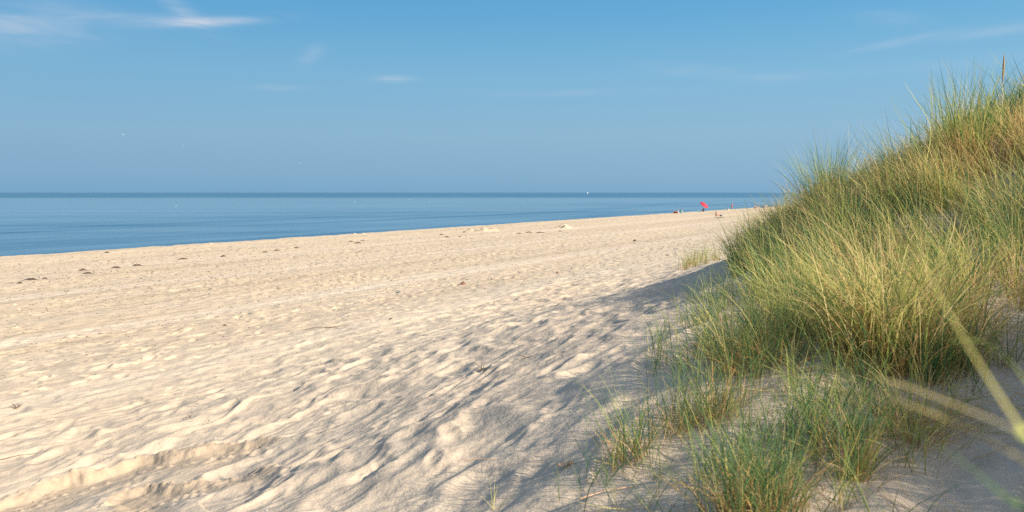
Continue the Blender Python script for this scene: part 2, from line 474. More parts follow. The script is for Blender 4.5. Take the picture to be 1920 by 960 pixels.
M_SAND = sand_material()
M_SEA = water_material()
GREENS = [(0.0, (.09, .19, .08)), (.22, (.17, .26, .075)), (.40, (.42, .45, .11)), (.54, (.60, .54, .16)), (.78, (.78, .60, .28)), (1.0, (.66, .42, .17))]
_OLD = [(0.0, (.12, .23, .10)), (.22, (.20, .29, .09)), (.45, (.34, .36, .11)), (.62, (.50, .43, .15)), (.80, (.62, .48, .23)), (1.0, (.52, .33, .14))]
M_BLADE = blade_material('marram_leaf', GREENS)
M_DRY = blade_material('marram_straw', [(0.0, (.62, .45, .19)), (.5, (.66, .40, .15)), (1.0, (.48, .25, .10))], .2)
M_SEED = plain('seed_head_straw', (.40, .24, .12), .9, .3, 400)

# ------------------------------------------------------------------ ground and sea
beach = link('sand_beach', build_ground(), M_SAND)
tag(beach, 'pale rippled sand of the beach with the trampled dune foot', None, None, 'structure')
def build_sea():
    rs = np.concatenate([[30], np.geomspace(60, 60000, 160)]); an = np.linspace(0, 2 * math.pi, 181)[:-1]
    A, Q = np.meshgrid(an, rs)
    x = (Q * np.sin(A)).ravel(); y = (Q * np.cos(A)).ravel()
    v = np.stack([x, y, np.zeros_like(x)], 1)
    na = len(an); i = np.arange(len(rs) - 1)[:, None] * na; j = np.arange(na)[None, :]; j2 = (j + 1) % na
    q = np.stack([(i + j), (i + j2), (i + na + j2), (i + na + j)], -1).reshape(-1, 4)[:, ::-1]
    return mesh_np('sea', v, q)
sea = link('sea', build_sea(), M_SEA)
tag(sea, 'calm blue sea reaching to the horizon', None, None, 'structure')

# ------------------------------------------------------------------ grass
def blades(root, az, lean, length, droop, width, tint, nseg=6, twist=None, bend=None):
    """arched tapering leaves as ribbons; every argument an array over the leaves"""
    n = len(root)
    s = np.linspace(0, 1, nseg + 1)
    P = np.zeros((n, nseg + 1, 3)); P[:, 0] = root
    ca, sa = np.cos(az), np.sin(az)
    if bend is None: bend = np.zeros(n)
    side = np.stack([-sa, ca, np.zeros(n)], 1)
    for k in range(nseg):
        sm = (s[k] + s[k + 1]) / 2
        th = lean + droop * sm ** 1.6
        ab = az + bend * sm
        d = np.stack([np.sin(th) * np.cos(ab), np.sin(th) * np.sin(ab), np.cos(th)], 1)
        P[:, k + 1] = P[:, k] + d * (length / nseg)[:, None]
    if twist is None: twist = rng.uniform(-1.2, 1.2, n)
    nor = np.stack([-np.cos(lean) * ca, -np.cos(lean) * sa, np.sin(lean)], 1)
    wv = side * np.cos(twist)[:, None] + nor * np.sin(twist)[:, None]
    prof_w = np.interp(s, [0, .15, .5, .85, 1], [.75, 1, .85, .42, .06])
    off = wv[:, None, :] * (prof_w[None, :, None] * width[:, None, None] * .5)
    V = np.stack([P - off, P + off], 2).reshape(-1, 3)
    base = (np.arange(n) * (nseg + 1) * 2)[:, None]; k = np.arange(nseg)[None, :] * 2
    q = np.stack([base + k, base + k + 1, base + k + 3, base + k + 2], -1).reshape(-1, 4)
    tv = np.repeat(tint, (nseg + 1) * 2); al = np.tile(np.repeat(s, 2), n)
    return V, q, tv, al

def grass_mesh(name, parts):
    V = np.vstack([p[0] for p in parts]); off = 0; Q = []
    for p in parts: Q.append(p[1] + off); off += len(p[0])
    me = mesh_np(name, V, np.vstack(Q))
    a = me.attributes.new('tint', 'FLOAT', 'POINT'); a.data.foreach_set('value', np.concatenate([p[2] for p in parts]).astype(np.float32))
    a = me.attributes.new('along', 'FLOAT', 'POINT'); a.data.foreach_set('value', np.concatenate([p[3] for p in parts]).astype(np.float32))
    return me

def zat(x, y): return ground(np.asarray(x), np.asarray(y))

def t_edge(u):
    return np.interp(u, [3, 4.7, 6, 7.6, 9, 12, 14, 17, 22, 30, 60, 120], [-.5, .1, .9, 1.5, 2.1, 3.1, 3.9, 4.3, 4.2, 3.6, 3.5, 3.5])

WIND = R(180 + 12)         # leaves lean over towards the sea and the eye
def build_mass():
    # clump centres over the mound
    parts = []
    C = []
    U = rng.uniform(4.5, 30, 5200); T = rng.uniform(-9, 4, 5200)
    te = t_edge(U) + 0.25 * fbm(U * 1.3, T * 1.3, 201, 2)
    dens = (T < te).astype(float)
    hol = fbm(U * .8, T * .8, 203, 3)
    dens *= np.where((hol < -.55) & (U < 9), .25, 1.0)
    dens *= np.where((U < 7.4) & (T < .02) & (T > -1.3), .0, 1.0)      # trodden bare sand where one stands
    dens *= np.where((U < 9.0) & (T < -.3) & (T > -1.3), .35, 1.0)
    dens *= np.where((U < 6.0) & (T > -1.3), .12, 1.0)
    dens *= np.where(U > 20, .5, 1)
    keep = rng.uniform(0, 1, len(U)) < dens
    U, T = U[keep], T[keep]
    # the slope inland of the eye
    U2 = rng.uniform(-2, 6.8, 620); T2 = rng.uniform(-4.6, -1.1, 620)
    k2 = (rng.uniform(0, 1, 620) < .95) & ((U2 > 1.2) | (T2 < -2.4))
    U = np.append(U, U2[k2]); T = np.append(T, T2[k2])
    print('clumps', len(U))
    cx, cy = to_xy(U, T)
    cyel = np.clip(.52 + .40 * fbm(U * .5, T * .5, 207, 3), 0, 1)
    for k in range(len(U)):
        r = math.hypot(cx[k], cy[k])
        nb = int(rng.uniform(26, 46) * (.8 if r < 11 else 1.0 if r < 17 else .6))
        a = rng.uniform(0, 2 * math.pi, nb); rr = np.abs(rng.normal(0, .085, nb))
        x = cx[k] + rr * np.cos(a); y = cy[k] + rr * np.sin(a)
        az = a + rng.normal(0, 1.0, nb)
        # bias towards the lean direction
        wv_ = .55 + .9 * float(vnoise(np.array([cx[k] * .6]), np.array([cy[k] * .6]), 210)[0])
        vx = np.cos(az) + wv_ * math.cos(WIND); vy = np.sin(az) + wv_ * math.sin(WIND)
        az = np.arctan2(vy, vx)
        size = rng.uniform(.8, 1.3) * (1.4 if (T[k] < -1 and U[k] < 6.7) else 1.0)
        ln = rng.uniform(.35, .78, nb) * size
        strag = rng.uniform(0, 1, nb) < .12; ln = np.where(strag, ln * 1.3 + .1, ln)
        parts.append((x, y, az, np.abs(rng.normal(.24, .20, nb)), ln, np.abs(rng.normal(.85, .55, nb)), rng.uniform(.0042, .0095, nb) * (1.0 if r < 12 else 1.25),
                      np.clip(cyel[k] - .03 + rng.normal(0, .34, nb), 0, 1), rng.normal(0, .6, nb)))
    X = np.concatenate([p[0] for p in parts]); Y = np.concatenate([p[1] for p in parts])
    Z = zat(X, Y) - .02
    g = [np.concatenate([p[i] for p in parts]) for i in range(2, 9)]
    V = blades(np.stack([X, Y, Z], 1), g[0] + 0, g[1], g[2], g[3], g[4], g[5], 6, None, g[6])
    # dead matted leaves low down
    n2 = 14000
    U = rng.uniform(5, 24, n2 * 2); T = rng.uniform(-6, 4, n2 * 2)
    kp = (T < t_edge(U) - .1) & ~((U < 8.3) & (T < .3)) & ~((U < 10) & (T < -.5) & (rng.uniform(0, 1, n2 * 2) > .3))
    U, T = U[kp][:n2], T[kp][:n2]; n2 = len(U)
    X2, Y2 = to_xy(U, T); Z2 = zat(X2, Y2)
    V2 = blades(np.stack([X2, Y2, Z2], 1), rng.uniform(0, 6.28, n2), rng.uniform(.3, 1.45, n2), rng.uniform(.15, .45, n2), rng.uniform(0, .9, n2),
                rng.uniform(.003, .006, n2), np.clip(rng.normal(.85, .15, n2), 0, 1), 4)
    # loose runners of single shoots and fallen leaves, thinning out down the dune foot
    m = 2300
    U = rng.uniform(2.6, 9.5, m); T = rng.uniform(-.6, 4.2, m)
    cover = 1.25 - (T - np.interp(U, [2.6, 4.5, 6, 9.5], [.75, 1.0, 1.55, 2.2])) / .9
    kp = (rng.uniform(0, 1, m) < np.clip(cover, 0, 1) * np.clip(.45 + .9 * fbm(U * 1.4, T * 1.4, 221, 2), 0, 1)) & ~((T < .25) & (rng.uniform(0, 1, m) < .75))
    U, T = U[kp], T[kp]; X0, Y0 = to_xy(U, T)
    rep_ = rng.integers(2, 13, len(X0)); X3 = np.repeat(X0, rep_); Y3 = np.repeat(Y0, rep_); n3 = len(X3)
    X3 = X3 + rng.normal(0, .03, n3); Y3 = Y3 + rng.normal(0, .03, n3)
    tn = np.repeat(rng.uniform(.02, .45, len(X0)), rep_)
    V3 = blades(np.stack([X3, Y3, zat(X3, Y3) - .01], 1), rng.uniform(0, 6.28, n3) , np.abs(rng.normal(.3, .25, n3)), rng.uniform(.18, .6, n3), np.abs(rng.normal(.6, .5, n3)),
                rng.uniform(.003, .006, n3), np.clip(tn + rng.normal(0, .15, n3), 0, 1), 7, None, rng.normal(0, .5, n3))
    n4 = 4200
    U = rng.uniform(2.8, 9, n4 * 2); T = rng.uniform(-.8, 3.6, n4 * 2)
    cover = .95 - (T - np.interp(U, [2.6, 4.5, 6, 9.5], [.6, .8, 1.2, 2.0])) / .9
    kp = rng.uniform(0, 1, n4 * 2) < np.clip(cover, 0, 1) * np.clip(.3 + 1.2 * fbm(U * 1.8, T * 1.8, 223, 2), 0, 1)
    U, T = U[kp][:n4], T[kp][:n4]; n4 = len(U); X4, Y4 = to_xy(U, T)
    V4 = blades(np.stack([X4, Y4, zat(X4, Y4) + .012], 1), rng.uniform(0, 6.28, n4), rng.uniform(1.2, 1.6, n4), rng.uniform(.08, .34, n4), rng.uniform(-.1, .25, n4),
                rng.uniform(.003, .006, n4), np.clip(rng.normal(.85, .15, n4), 0, 1), 5, None, rng.normal(0, .8, n4))
    print('blades', len(X) + n2 + n3 + n4)
    return grass_mesh('dune_grass', [V, V2, V3, V4])
gr = link('dune_grass', build_mass(), M_BLADE)
tag(gr, 'dense green and straw marram grass covering the dune slope', 'grass', None, 'stuff')

def tuft(name, spots, label, cat='grass tuft', n=60, ln=(.4, .8), spread=.1, lean=.25, droop=.7, az0=None, bias=0.0, w=(.003, .005), tint=.3, tvar=.2,
         dry=.35, group=None, nseg=8, dry_len=.6, leanvar=.15):
    """a tuft of marram: green leaves and dry straw, spots = list of (x, y)"""
    base = spots[0]
    root = empty(name, (base[0], base[1], float(zat(base[0], base[1]))))
    tag(root, label, cat, group)
    def make(m, dryp):
        idx = rng.integers(0, len(spots), m)
        sx = np.array([s[0] for s in spots])[idx]; sy = np.array([s[1] for s in spots])[idx]
        a = rng.uniform(0, 2 * math.pi, m); rr = np.abs(rng.normal(0, spread, m))
        x = sx + rr * np.cos(a); y = sy + rr * np.sin(a)
        z = zat(x, y) - .02
        az = a + rng.normal(0, .7, m)
        if az0 is not None:
            az = np.arctan2(np.sin(az) + bias * math.sin(az0), np.cos(az) + bias * math.cos(az0))
        l = rng.uniform(*ln, m) * (dry_len if dryp else 1)
        le = np.abs(rng.normal(lean * (1.5 if dryp else 1), leanvar * (2 if dryp else 1), m)); dr = np.abs(rng.normal(droop, .4, m))
        tt = np.clip(rng.normal(.5 if dryp else tint, .3 if dryp else tvar, m), 0, 1)
        V = blades(np.stack([x, y, z], 1) - np.array(root.location)[None], az, le, l, dr, rng.uniform(*w, m), tt, nseg, None, rng.normal(0, .35, m))
        return V
    link('leaves', grass_mesh('leaves', [make(n, False)]), M_BLADE, root)
    if dry > 0:
        link('straw', grass_mesh('straw', [make(max(3, int(n * dry)), True)]), M_DRY, root)
    return root

def P2(px, py): return at(px, py)[:2]
SEA_DIR = math.atan2(SN, -CS)      # azimuth towards the sea
LEFTDIR = R(180)

tuft('grass_tuft', [P2(1285, 505), P2(1305, 500), P2(1325, 494), P2(1340, 488), P2(1296, 498), P2(1316, 490)], 'upright isolated tuft of marram on bare sand, farthest down the dune foot', n=330, ln=(.45, .95), spread=.18, lean=.14, droop=.25, tint=.32, tvar=.3, w=(.005, .009), dry=.4)
tuft('grass_tuft', [P2(1269, 606), P2(1273, 604)], 'thin pale sprig of grass in the shaded hollow below the isolated tuft', n=16, ln=(.25, .42), spread=.03, lean=.2, droop=.3, tint=.5, dry=0)
tuft('grass_tuft', [P2(1338, 612), P2(1322, 604), P2(1350, 600)], 'sparse dark dry grass tuft on the shaded sand ridge', n=18, ln=(.2, .4), spread=.07, tint=.6, dry=.8)
tuft('grass_tuft', [P2(1545, 420), P2(1560, 415), P2(1530, 425)], 'tall green tuft fanned out against the sky, lowest on the dune skyline', n=330, ln=(.9, 1.75), spread=.12, lean=.16, droop=.45, az0=LEFTDIR, bias=.4, tint=.3, w=(.006, .010), dry=.3)
tuft('grass_tuft', [P2(1790, 330), P2(1810, 322), P2(1775, 335), P2(1830, 330)], 'tall tuft of green leaves standing up near the top of the dune skyline', n=320, ln=(.8, 1.65), spread=.14, lean=.14, droop=.35, tint=.3, w=(.006, .010), dry=.3)
tuft('grass_tuft', [P2(1690, 380), P2(1680, 385)], 'grass tuft leaning seaward on the middle of the dune skyline', n=120, ln=(.8, 1.5), spread=.12, lean=.3, droop=.5, az0=LEFTDIR, bias=1.0, tint=.35, w=(.004, .006), dry=.3)
tuft('grass_tuft', [P2(1880, 500), P2(1860, 505), P2(1875, 520)], 'upright dark green tuft beside the lit sand at the picture edge', n=150, ln=(.5, .8), spread=.09, lean=.14, droop=.4, tint=.12, w=(.003, .006), dry=.3)
tuft('grass_tuft', [P2(1900, 440), P2(1912, 430), P2(1890, 450)], 'straw coloured tuft arching over high on the dune slope', n=170, ln=(.7, 1.1), spread=.12, lean=.4, droop=1.5, az0=R(100), bias=.3, tint=.75, w=(.003, .005), dry=.6)
tuft('grass_tuft', [P2(1650, 690), P2(1620, 680), P2(1690, 690), P2(1720, 690), P2(1665, 665), P2(1600, 670)], 'large golden green tuft with leaves arching seaward, in the middle of the slope', n=620, ln=(.6, 1.25), spread=.16, lean=.28, droop=1.1, az0=LEFTDIR, bias=.5, tint=.52, tvar=.32, w=(.005, .0095), dry=.35)
tuft('grass_tuft', [P2(1770, 700), P2(1745, 720), P2(1800, 690)], 'broad leaved dark green tuft behind the blurred leaf', n=160, ln=(.35, .65), spread=.09, lean=.25, droop=.7, tint=.1, w=(.003, .006), dry=.5)
tuft('grass_tuft', [P2(1395, 680), P2(1420, 660), P2(1440, 690), P2(1375, 700), P2(1470, 650)], 'low bushy tuft at the shaded foot of the slope', n=420, ln=(.35, .78), spread=.17, lean=.3, droop=.8, az0=LEFTDIR, bias=.4, tint=.28, tvar=.28, w=(.0035, .0065), dry=.8)
tuft('grass_tuft', [P2(1300, 800), P2(1335, 790), P2(1270, 815), P2(1350, 775)], 'green tuft with a matted brown base behind the fan of straw stems', n=190, ln=(.28, .68), spread=.13, lean=.25, droop=.5, tint=.12, w=(.003, .005), dry=1.2, dry_len=.55)
tuft('grass_tuft', [P2(1175, 868), P2(1190, 850), P2(1200, 862)], 'loose tuft of orange straw stems and green tips on the bare sand', n=70, ln=(.3, .66), spread=.07, lean=.35, droop=.3, tint=.15, w=(.003, .0055), dry=.8, az0=LEFTDIR, bias=.5)
tuft('grass_tuft', [P2(1400, 945), P2(1440, 935), P2(1370, 955), P2(1460, 950), P2(1420, 900), P2(1385, 985), P2(1450, 990)], 'thick bright green tuft with a brown tangled base at the bottom edge', n=420, ln=(.25, .55), spread=.10, lean=.3, droop=.7, tint=.12, w=(.0028, .0052), dry=1.0, dry_len=.6)
tuft('grass_tuft', [P2(1590, 900), P2(1605, 905), P2(1615, 880)], 'tuft with bare orange stems and bluish leaves nearest the bare shaded sand', n=70, ln=(.32, .6), spread=.05, lean=.3, droop=.9, tint=.08, w=(.003, .0055), dry=.9, dry_len=.8)
tuft('grass_tuft', [P2(1545, 860), P2(1520, 840), P2(1560, 830)], 'loose green tuft of wide curved leaves between two brown based tufts', n=110, ln=(.28, .6), spread=.12, lean=.35, droop=.9, tint=.1, w=(.003, .006), dry=.7)
tuft('grass_tuft', [P2(1700, 800), P2(1680, 820), P2(1740, 790), P2(1720, 830)], 'low brown withered tuft above the shaded hollow', n=170, ln=(.22, .55), spread=.14, lean=.45, droop=1.0, tint=.45, w=(.003, .005), dry=1.5, dry_len=.8)
tuft('grass_tuft', [P2(1790, 640), P2(1760, 620), P2(1820, 610), P2(1740, 650)], 'leafy golden tuft where the grass meets the lit bare sand', n=280, ln=(.4, .9), spread=.14, lean=.3, droop=1.0, az0=LEFTDIR, bias=.3, tint=.55, tvar=.3, w=(.0045, .008), dry=.5)
tuft('grass_tuft', [P2(1480, 600), P2(1510, 620), P2(1455, 580), P2(1540, 640)], 'dense olive tuft at the edge of the slope above the low bushy tuft', n=340, ln=(.4, .9), spread=.16, lean=.32, droop=1.0, az0=LEFTDIR, bias=.8, tint=.42, tvar=.3, w=(.004, .008), dry=.4)
tuft('grass_sprig', [P2(1052, 938)], 'single upright green shoot with a straw base on shadow streaked sand', 'grass sprig', n=3, ln=(.25, .36), spread=.008, lean=.08, droop=.15, tint=.2, tvar=.05, w=(.003, .0045), dry=0)
tuft('grass_sprig', [P2(932, 955), P2(925, 958)], 'forked yellow sprig with one long leaf leaning inland, at the bottom edge', 'grass sprig', n=7, ln=(.15, .34), spread=.012, lean=.6, droop=.6, tint=.55, tvar=.1, w=(.003, .0045), dry=0)
tuft('grass_tuft', [P2(1150, 960), P2(1210, 950), P2(1240, 975)], 'wispy green shoots lying low over the sand by the bottom edge', n=40, ln=(.2, .45), spread=.08, lean=.7, droop=.4, tint=.1, w=(.0025, .004), dry=.8, az0=LEFTDIR, bias=.6)


# ------------------------------------------------------------------ near leaves, stalks
def path_leaf(pts, width, tint, nsub=8):
    """one leaf along given points (Catmull-Rom), as an array block for grass_mesh; slightly folded"""
    P = np.array(pts, float); P = np.vstack([2 * P[0] - P[1], P, 2 * P[-1] - P[-2]])
    q = []
    for i in range(1, len(P) - 2):
        for k in range(nsub):
            t = k / nsub
            q.append(.5 * ((2 * P[i]) + (-P[i - 1] + P[i + 1]) * t + (2 * P[i - 1] - 5 * P[i] + 4 * P[i + 1] - P[i + 2]) * t * t + (-P[i - 1] + 3 * P[i] - 3 * P[i + 1] + P[i + 2]) * t ** 3))
    q.append(P[-2]); q = np.array(q); n = len(q)
    T = np.gradient(q, axis=0); T /= np.linalg.norm(T, axis=1)[:, None]
    side = np.cross(T, np.array([.25, -.9, .5])); side /= np.linalg.norm(side, axis=1)[:, None]
    up = np.cross(side, T)
    s = np.linspace(0, 1, n)
    w = width * np.interp(s, [0, .1, .5, .85, 1], [.8, 1, .95, .5, .05])[:, None] / 2
    V = np.stack([q - side * w, q - up * w * .25, q + side * w], 1).reshape(-1, 3)
    f = []
    for k in range(n - 1):
        b = 3 * k
        f += [(b, b + 1, b + 4, b + 3), (b + 1, b + 2, b + 5, b + 4)]
    return V, np.array(f), np.full(3 * n, tint), np.repeat(np.interp(s, [0, 1], [.3, .75]), 3)

def eye(px, py, d):
    v = ray(px, py) * d
    return (v[0], v[1], ZC + v[2])

rx, ry = 1.02, .42
rz0 = float(zat(rx, ry))
root = empty('marram_plant', (rx, ry, rz0))
tag(root, 'blurred straw and green marram leaves hanging close to the eye over shaded sand', 'grass plant')
L0 = (rx, ry, rz0)
def rel(pts): return [tuple(np.array(p) - np.array(L0)) for p in pts]
specs = [('leaf', [L0, (.95, .44, rz0 + .6), (.80, .50, rz0 + 1.05), eye(2060, 990, .52), eye(1960, 865, .50), eye(1872, 738, .51), eye(1800, 620, .56), eye(1745, 520, .63), eye(1725, 440, .70)], .0030, .55),
         ('leaf', [L0, (.98, .47, rz0 + .55), (.82, .52, rz0 + .95), eye(2060, 885, .48), eye(1980, 842, .49), eye(1900, 803, .52), eye(1800, 762, .58), eye(1700, 724, .66), eye(1620, 702, .75)], .0070, .72),
         ('leaf', [L0, (1.0, .45, rz0 + .5), (.84, .52, rz0 + .9), eye(2060, 960, .46), eye(1985, 905, .47), eye(1900, 850, .50), eye(1800, 798, .56), eye(1710, 760, .64), eye(1640, 738, .7)], .0055, .75),
         ('leaf', [L0, (.97, .40, rz0 + .5), (.80, .44, rz0 + .8), eye(2050, 1080, .50), eye(1900, 945, .52), eye(1810, 870, .56), eye(1720, 815, .62), eye(1650, 790, .68), eye(1560, 790, .78)], .0034, .10),
         ('leaf', [L0, (1.02, .5, rz0 + .6), (.92, .6, rz0 + 1.1), eye(2000, 860, .62), eye(1960, 780, .64), eye(1905, 690, .7), eye(1840, 640, .78), eye(1780, 640, .86)], .004, .3)]
for nm, pts, w_, t_ in specs:
    link(nm, grass_mesh('leaf', [path_leaf(rel(pts), w_, t_)]), M_BLADE, root)

def seed_stalk(px, py, tip_px, tip_py, label, head=.34, lean_y=.0):
    x, y, z = at(px, py)
    d = math.hypot(x, y) / math.hypot(ray(px, py)[0], ray(px, py)[1])
    tip = np.array(eye(tip_px, tip_py, d)); b = np.array((x, y, z - .03))
    root = empty('seed_stalk', tuple(b)); tag(root, label, 'seed stalk')
    mid = (b + tip) / 2 + np.array([.03, 0, .05])
    neck = b + (tip - b) * (1 - head / np.linalg.norm(tip - b)) + np.array([.008, 0, 0])
    pts = [tuple(np.array(p) - b) for p in (b, mid, neck, tip)]
    link('stem', grass_mesh('stem', [path_leaf(pts, .007, .7, 6)]), M_BLADE, root)
    # spindle shaped head of overlapping husks
    V = []; Fq = []
    ax = tip - neck; L = np.linalg.norm(ax); ax /= L
    s1 = np.cross(ax, [0, 1, 0]); s1 /= np.linalg.norm(s1); s2 = np.cross(ax, s1)
    rg = 22; sg = 8
    for i in range(rg + 1):
        f = i / rg; rr = .0125 * (math.sin(math.pi * min(1, f * .96 + .04)) ** .6) * (1 + .22 * math.sin(i * 2.4))
        for k in range(sg):
            a = 2 * math.pi * k / sg + i * .4
            V.append(tuple(neck - b + ax * L * f + (s1 * math.cos(a) + s2 * math.sin(a)) * rr))
    for i in range(rg):
        for k in range(sg):
            Fq.append((i * sg + k, i * sg + (k + 1) % sg, (i + 1) * sg + (k + 1) % sg, (i + 1) * sg + k))
    link('seed_head', mesh_np('seed_head', V, Fq), M_SEED, root)
seed_stalk(1868, 300, 1883, 100, 'tall straw stalk with a brown seed head standing against the sky', .40)
x, y, z = at(1738, 400); d_ = y
root = empty('grass_shoot', (x, y, z)); tag(root, 'thin bent shoot with a pale narrow tip reaching over the middle of the skyline', 'grass shoot')
pp = [(x, y, z), eye(1735, 320, d_), eye(1745, 240, d_), eye(1712, 180, d_), eye(1692, 150, d_)]
link('leaf', grass_mesh('leaf', [path_leaf([tuple(np.array(p) - np.array((x, y, z))) for p in pp], .010, .55)]), M_BLADE, root)
pp = [(x + .02, y, z), eye(1740, 330, d_), eye(1715, 270, d_), eye(1680, 205, d_), eye(1668, 170, d_)]
link('leaf', grass_mesh('leaf', [path_leaf([tuple(np.array(p) - np.array((x, y, z))) for p in pp], .009, .3)]), M_BLADE, root)
x, y, z = at(1421, 446)
d_ = y
root = empty('green_shoot', (x, y, z)); tag(root, 'single thin green shoot rising in front of the far bathers', 'grass shoot')
pp = [(x, y, z), eye(1423, 415, d_), eye(1424.5, 385, d_), eye(1426, 356, d_)]
link('leaf', grass_mesh('leaf', [path_leaf([tuple(np.array(p) - np.array((x, y, z))) for p in pp], .011, .05)]), M_BLADE, root)

# ------------------------------------------------------------------ wrack, clods, twigs, shells
M_WRACK = plain('dried_seaweed', (.085, .055, .035), .9, .4, 20)
M_WRACKB = plain('brown_seaweed', (.20, .10, .05), .9, .4, 20)
M_TWIG = plain('driftwood', (.17, .12, .085), .9, .3, 40)
M_SHELL = plain('white_shell', (.80, .78, .72), .4, .08, 60)
M_LEAFD = plain('dead_leaf', (.55, .34, .20), .8, .2, 60)
SHORE = math.atan2(CS, SN)       # azimuth of the shore line

def lump(w, l, h, seed, nr=5, na=18, ragged=.45):
    """a low ragged pile lying on the sand, its rim in the sand"""
    r_ = np.random.default_rng(seed)
    ph = r_.uniform(0, 6.28, 6)
    V = [(0, 0, h * .8)]; Fq = []
    for i in range(1, nr + 1):
        f = i / nr
        for k in range(na):
            a = 2 * math.pi * k / na
            rad = 1 + ragged * (.5 * math.sin(3 * a + ph[0]) + .4 * math.sin(5 * a + ph[1]) + .35 * math.sin(8 * a + ph[2])) * f
            z = h * (1 - f ** 1.5) * (1 + r_.uniform(-.5, .5)) - (.02 if i == nr else 0)
            V.append((math.cos(a) * w / 2 * rad * f, math.sin(a) * l / 2 * rad * f, z))
    T_ = [(0, 1 + k, 1 + (k + 1) % na) for k in range(na)]
    for i in range(1, nr):
        for k in range(na):
            a0 = 1 + (i - 1) * na + k; a1 = 1 + (i - 1) * na + (k + 1) % na
            T_ += [(a0, a0 + na, a1 + na), (a0, a1 + na, a1)]
    return mesh_np('lump', V, T_, False)

def tilt(x, y, e=.4):
    gx = float(ground(x + e, y, False) - ground(x - e, y, False)) / (2 * e)
    gy = float(ground(x, y + e, False) - ground(x, y - e, False)) / (2 * e)
    return gx, gy
def place(o, x, y, rz, dz=0.0):
    gx, gy = tilt(x, y)
    n = Vector((-gx, -gy, 1)).normalized()
    q = Vector((0, 0, 1)).rotation_difference(n)
    from mathutils import Quaternion
    o.rotation_mode = 'QUATERNION'
    o.rotation_quaternion = q @ Quaternion((0, 0, 1), rz)
    o.location = (x, y, float(ground(x, y)) + dz)

WR = [(60, 525, 30, 'long dark seaweed strip closest to the water edge corner of the beach'), (38, 531, 8, 'small dark seaweed scrap just below the long strip'), (84, 523, 7, 'tiny dark seaweed scrap at the inland end of the long strip'),
      (155, 507, 15, 'dark oval seaweed clump, upper of a pair lying one above the other'), (166, 513, 18, 'curved thin seaweed strip, lower of a pair lying one above the other'),
      (218, 502, 16, 'ragged thin seaweed streak starting the middle drift line'), (256, 498, 20, 'dark seaweed streak following the ragged thin streak'), (344, 486, 22, 'straight dark seaweed streak lying alone in the drift line'),
      (419, 481, 9, 'small seaweed clump after the straight lone streak'), (201, 475, 7, 'lone small seaweed clump up near the water side crest'), (497, 473, 11, 'short dark seaweed clump, first of three in a rising row'),
      (518, 470, 12, 'short seaweed clump in the middle of three in a rising row'), (556, 465, 11, 'faint brown seaweed clump, last of three in a rising row'), (658, 453, 8, 'small seaweed scrap below the low sand heap, seaward one'),
      (679, 451, 12, 'dark seaweed streak below the low sand heap, inland one'), (671, 456, 12, 'dark seaweed streak below the low sand heap, lowest one'), (828, 440, 7, 'dark seaweed scrap ahead of the broad sand mound'),
      (838, 445, 9, 'thin seaweed streak under the broad sand mound'), (871, 436, 5, 'dark spot of seaweed at the foot of the broad sand mound'), (862, 444, 6, 'faint seaweed streak below the foot of the broad sand mound'),
      (974, 438, 9, 'thin seaweed scrap between the two big sand mounds, lower one'), (992, 436, 14, 'dark seaweed streak between the two big sand mounds, seaward one'), (1012, 436.5, 17, 'darkest seaweed streak between the two big sand mounds'),
      (1050, 434, 8, 'small seaweed scrap below the steep sand mound')]
for i, (px, py, w, lb) in enumerate(WR):
    x, y, z = at(px, py, False)
    d = y; wm = w / F * d
    me = lump(wm, max(.28, wm * .30) * (d / 45) ** .4, .07 + .02 * wm, 300 + i, 5, 26, .6)
    o = link('seaweed', me, M_WRACK); place(o, x, y, SHORE + rng.uniform(-.25, .1) - R(55))
    tag(o, lb, 'seaweed', 'seaweed left along the drift line')

def twig(pts, r, mat, name, label, cat, px, py, rz=0):
    """a bent stick with side shoots: pts = list of polylines in metres around the spot"""
    x, y, z = at(px, py)
    V = []; Fq = []
    for line in pts:
        P = np.array(line, float); m = len(P); b = len(V)
        for i, p in enumerate(P):
            tg = P[min(m - 1, i + 1)] - P[max(0, i - 1)]; tg /= np.linalg.norm(tg)
            s1 = np.cross(tg, [0.1, .2, 1.]); s1 /= np.linalg.norm(s1); s2 = np.cross(tg, s1)
            rr = r * (1 - .6 * i / (m - 1)) * (1 + .2 * math.sin(i * 5.1))
            for k in range(6):
                a = k * math.pi / 3
                V.append(tuple(p + (s1 * math.cos(a) + s2 * math.sin(a)) * rr))
        for i in range(m - 1):
            for k in range(6):
                Fq.append((b + i * 6 + k, b + i * 6 + (k + 1) % 6, b + (i + 1) * 6 + (k + 1) % 6, b + (i + 1) * 6 + k))
    o = link(name, mesh_np(name, V, Fq), mat); o.rotation_euler = (0, 0, rz); o.location = (x, y, z + r * .6)
    tag(o, label, cat)
    return o
def spray(n, L, seed, up=.25):
    r_ = np.random.default_rng(seed); out = []
    for k in range(n):
        a = r_.uniform(0, 6.28); p = np.array([0., 0, 0]); line = [p.copy()]
        d = np.array([math.cos(a), math.sin(a), r_.uniform(.0, up * 2)])
        for j in range(4):
            d = d + r_.normal(0, .25, 3) * [1, 1, .4]; d /= np.linalg.norm(d); p = p + d * L / 4 * r_.uniform(.5, 1); p[2] = max(p[2], 0.0); line.append(p.copy())
        out.append(line)
    return out
twig(spray(9, .13, 1, .6), .008, M_TWIG, 'twig_bundle', 'dark tangle of twigs on the sand by the picture edge', 'twigs', 31, 766)
twig(spray(5, .11, 2, .2), .006, M_TWIG, 'forked_twig', 'small forked twig lying above the broken sand edge', 'twig', 358, 783)
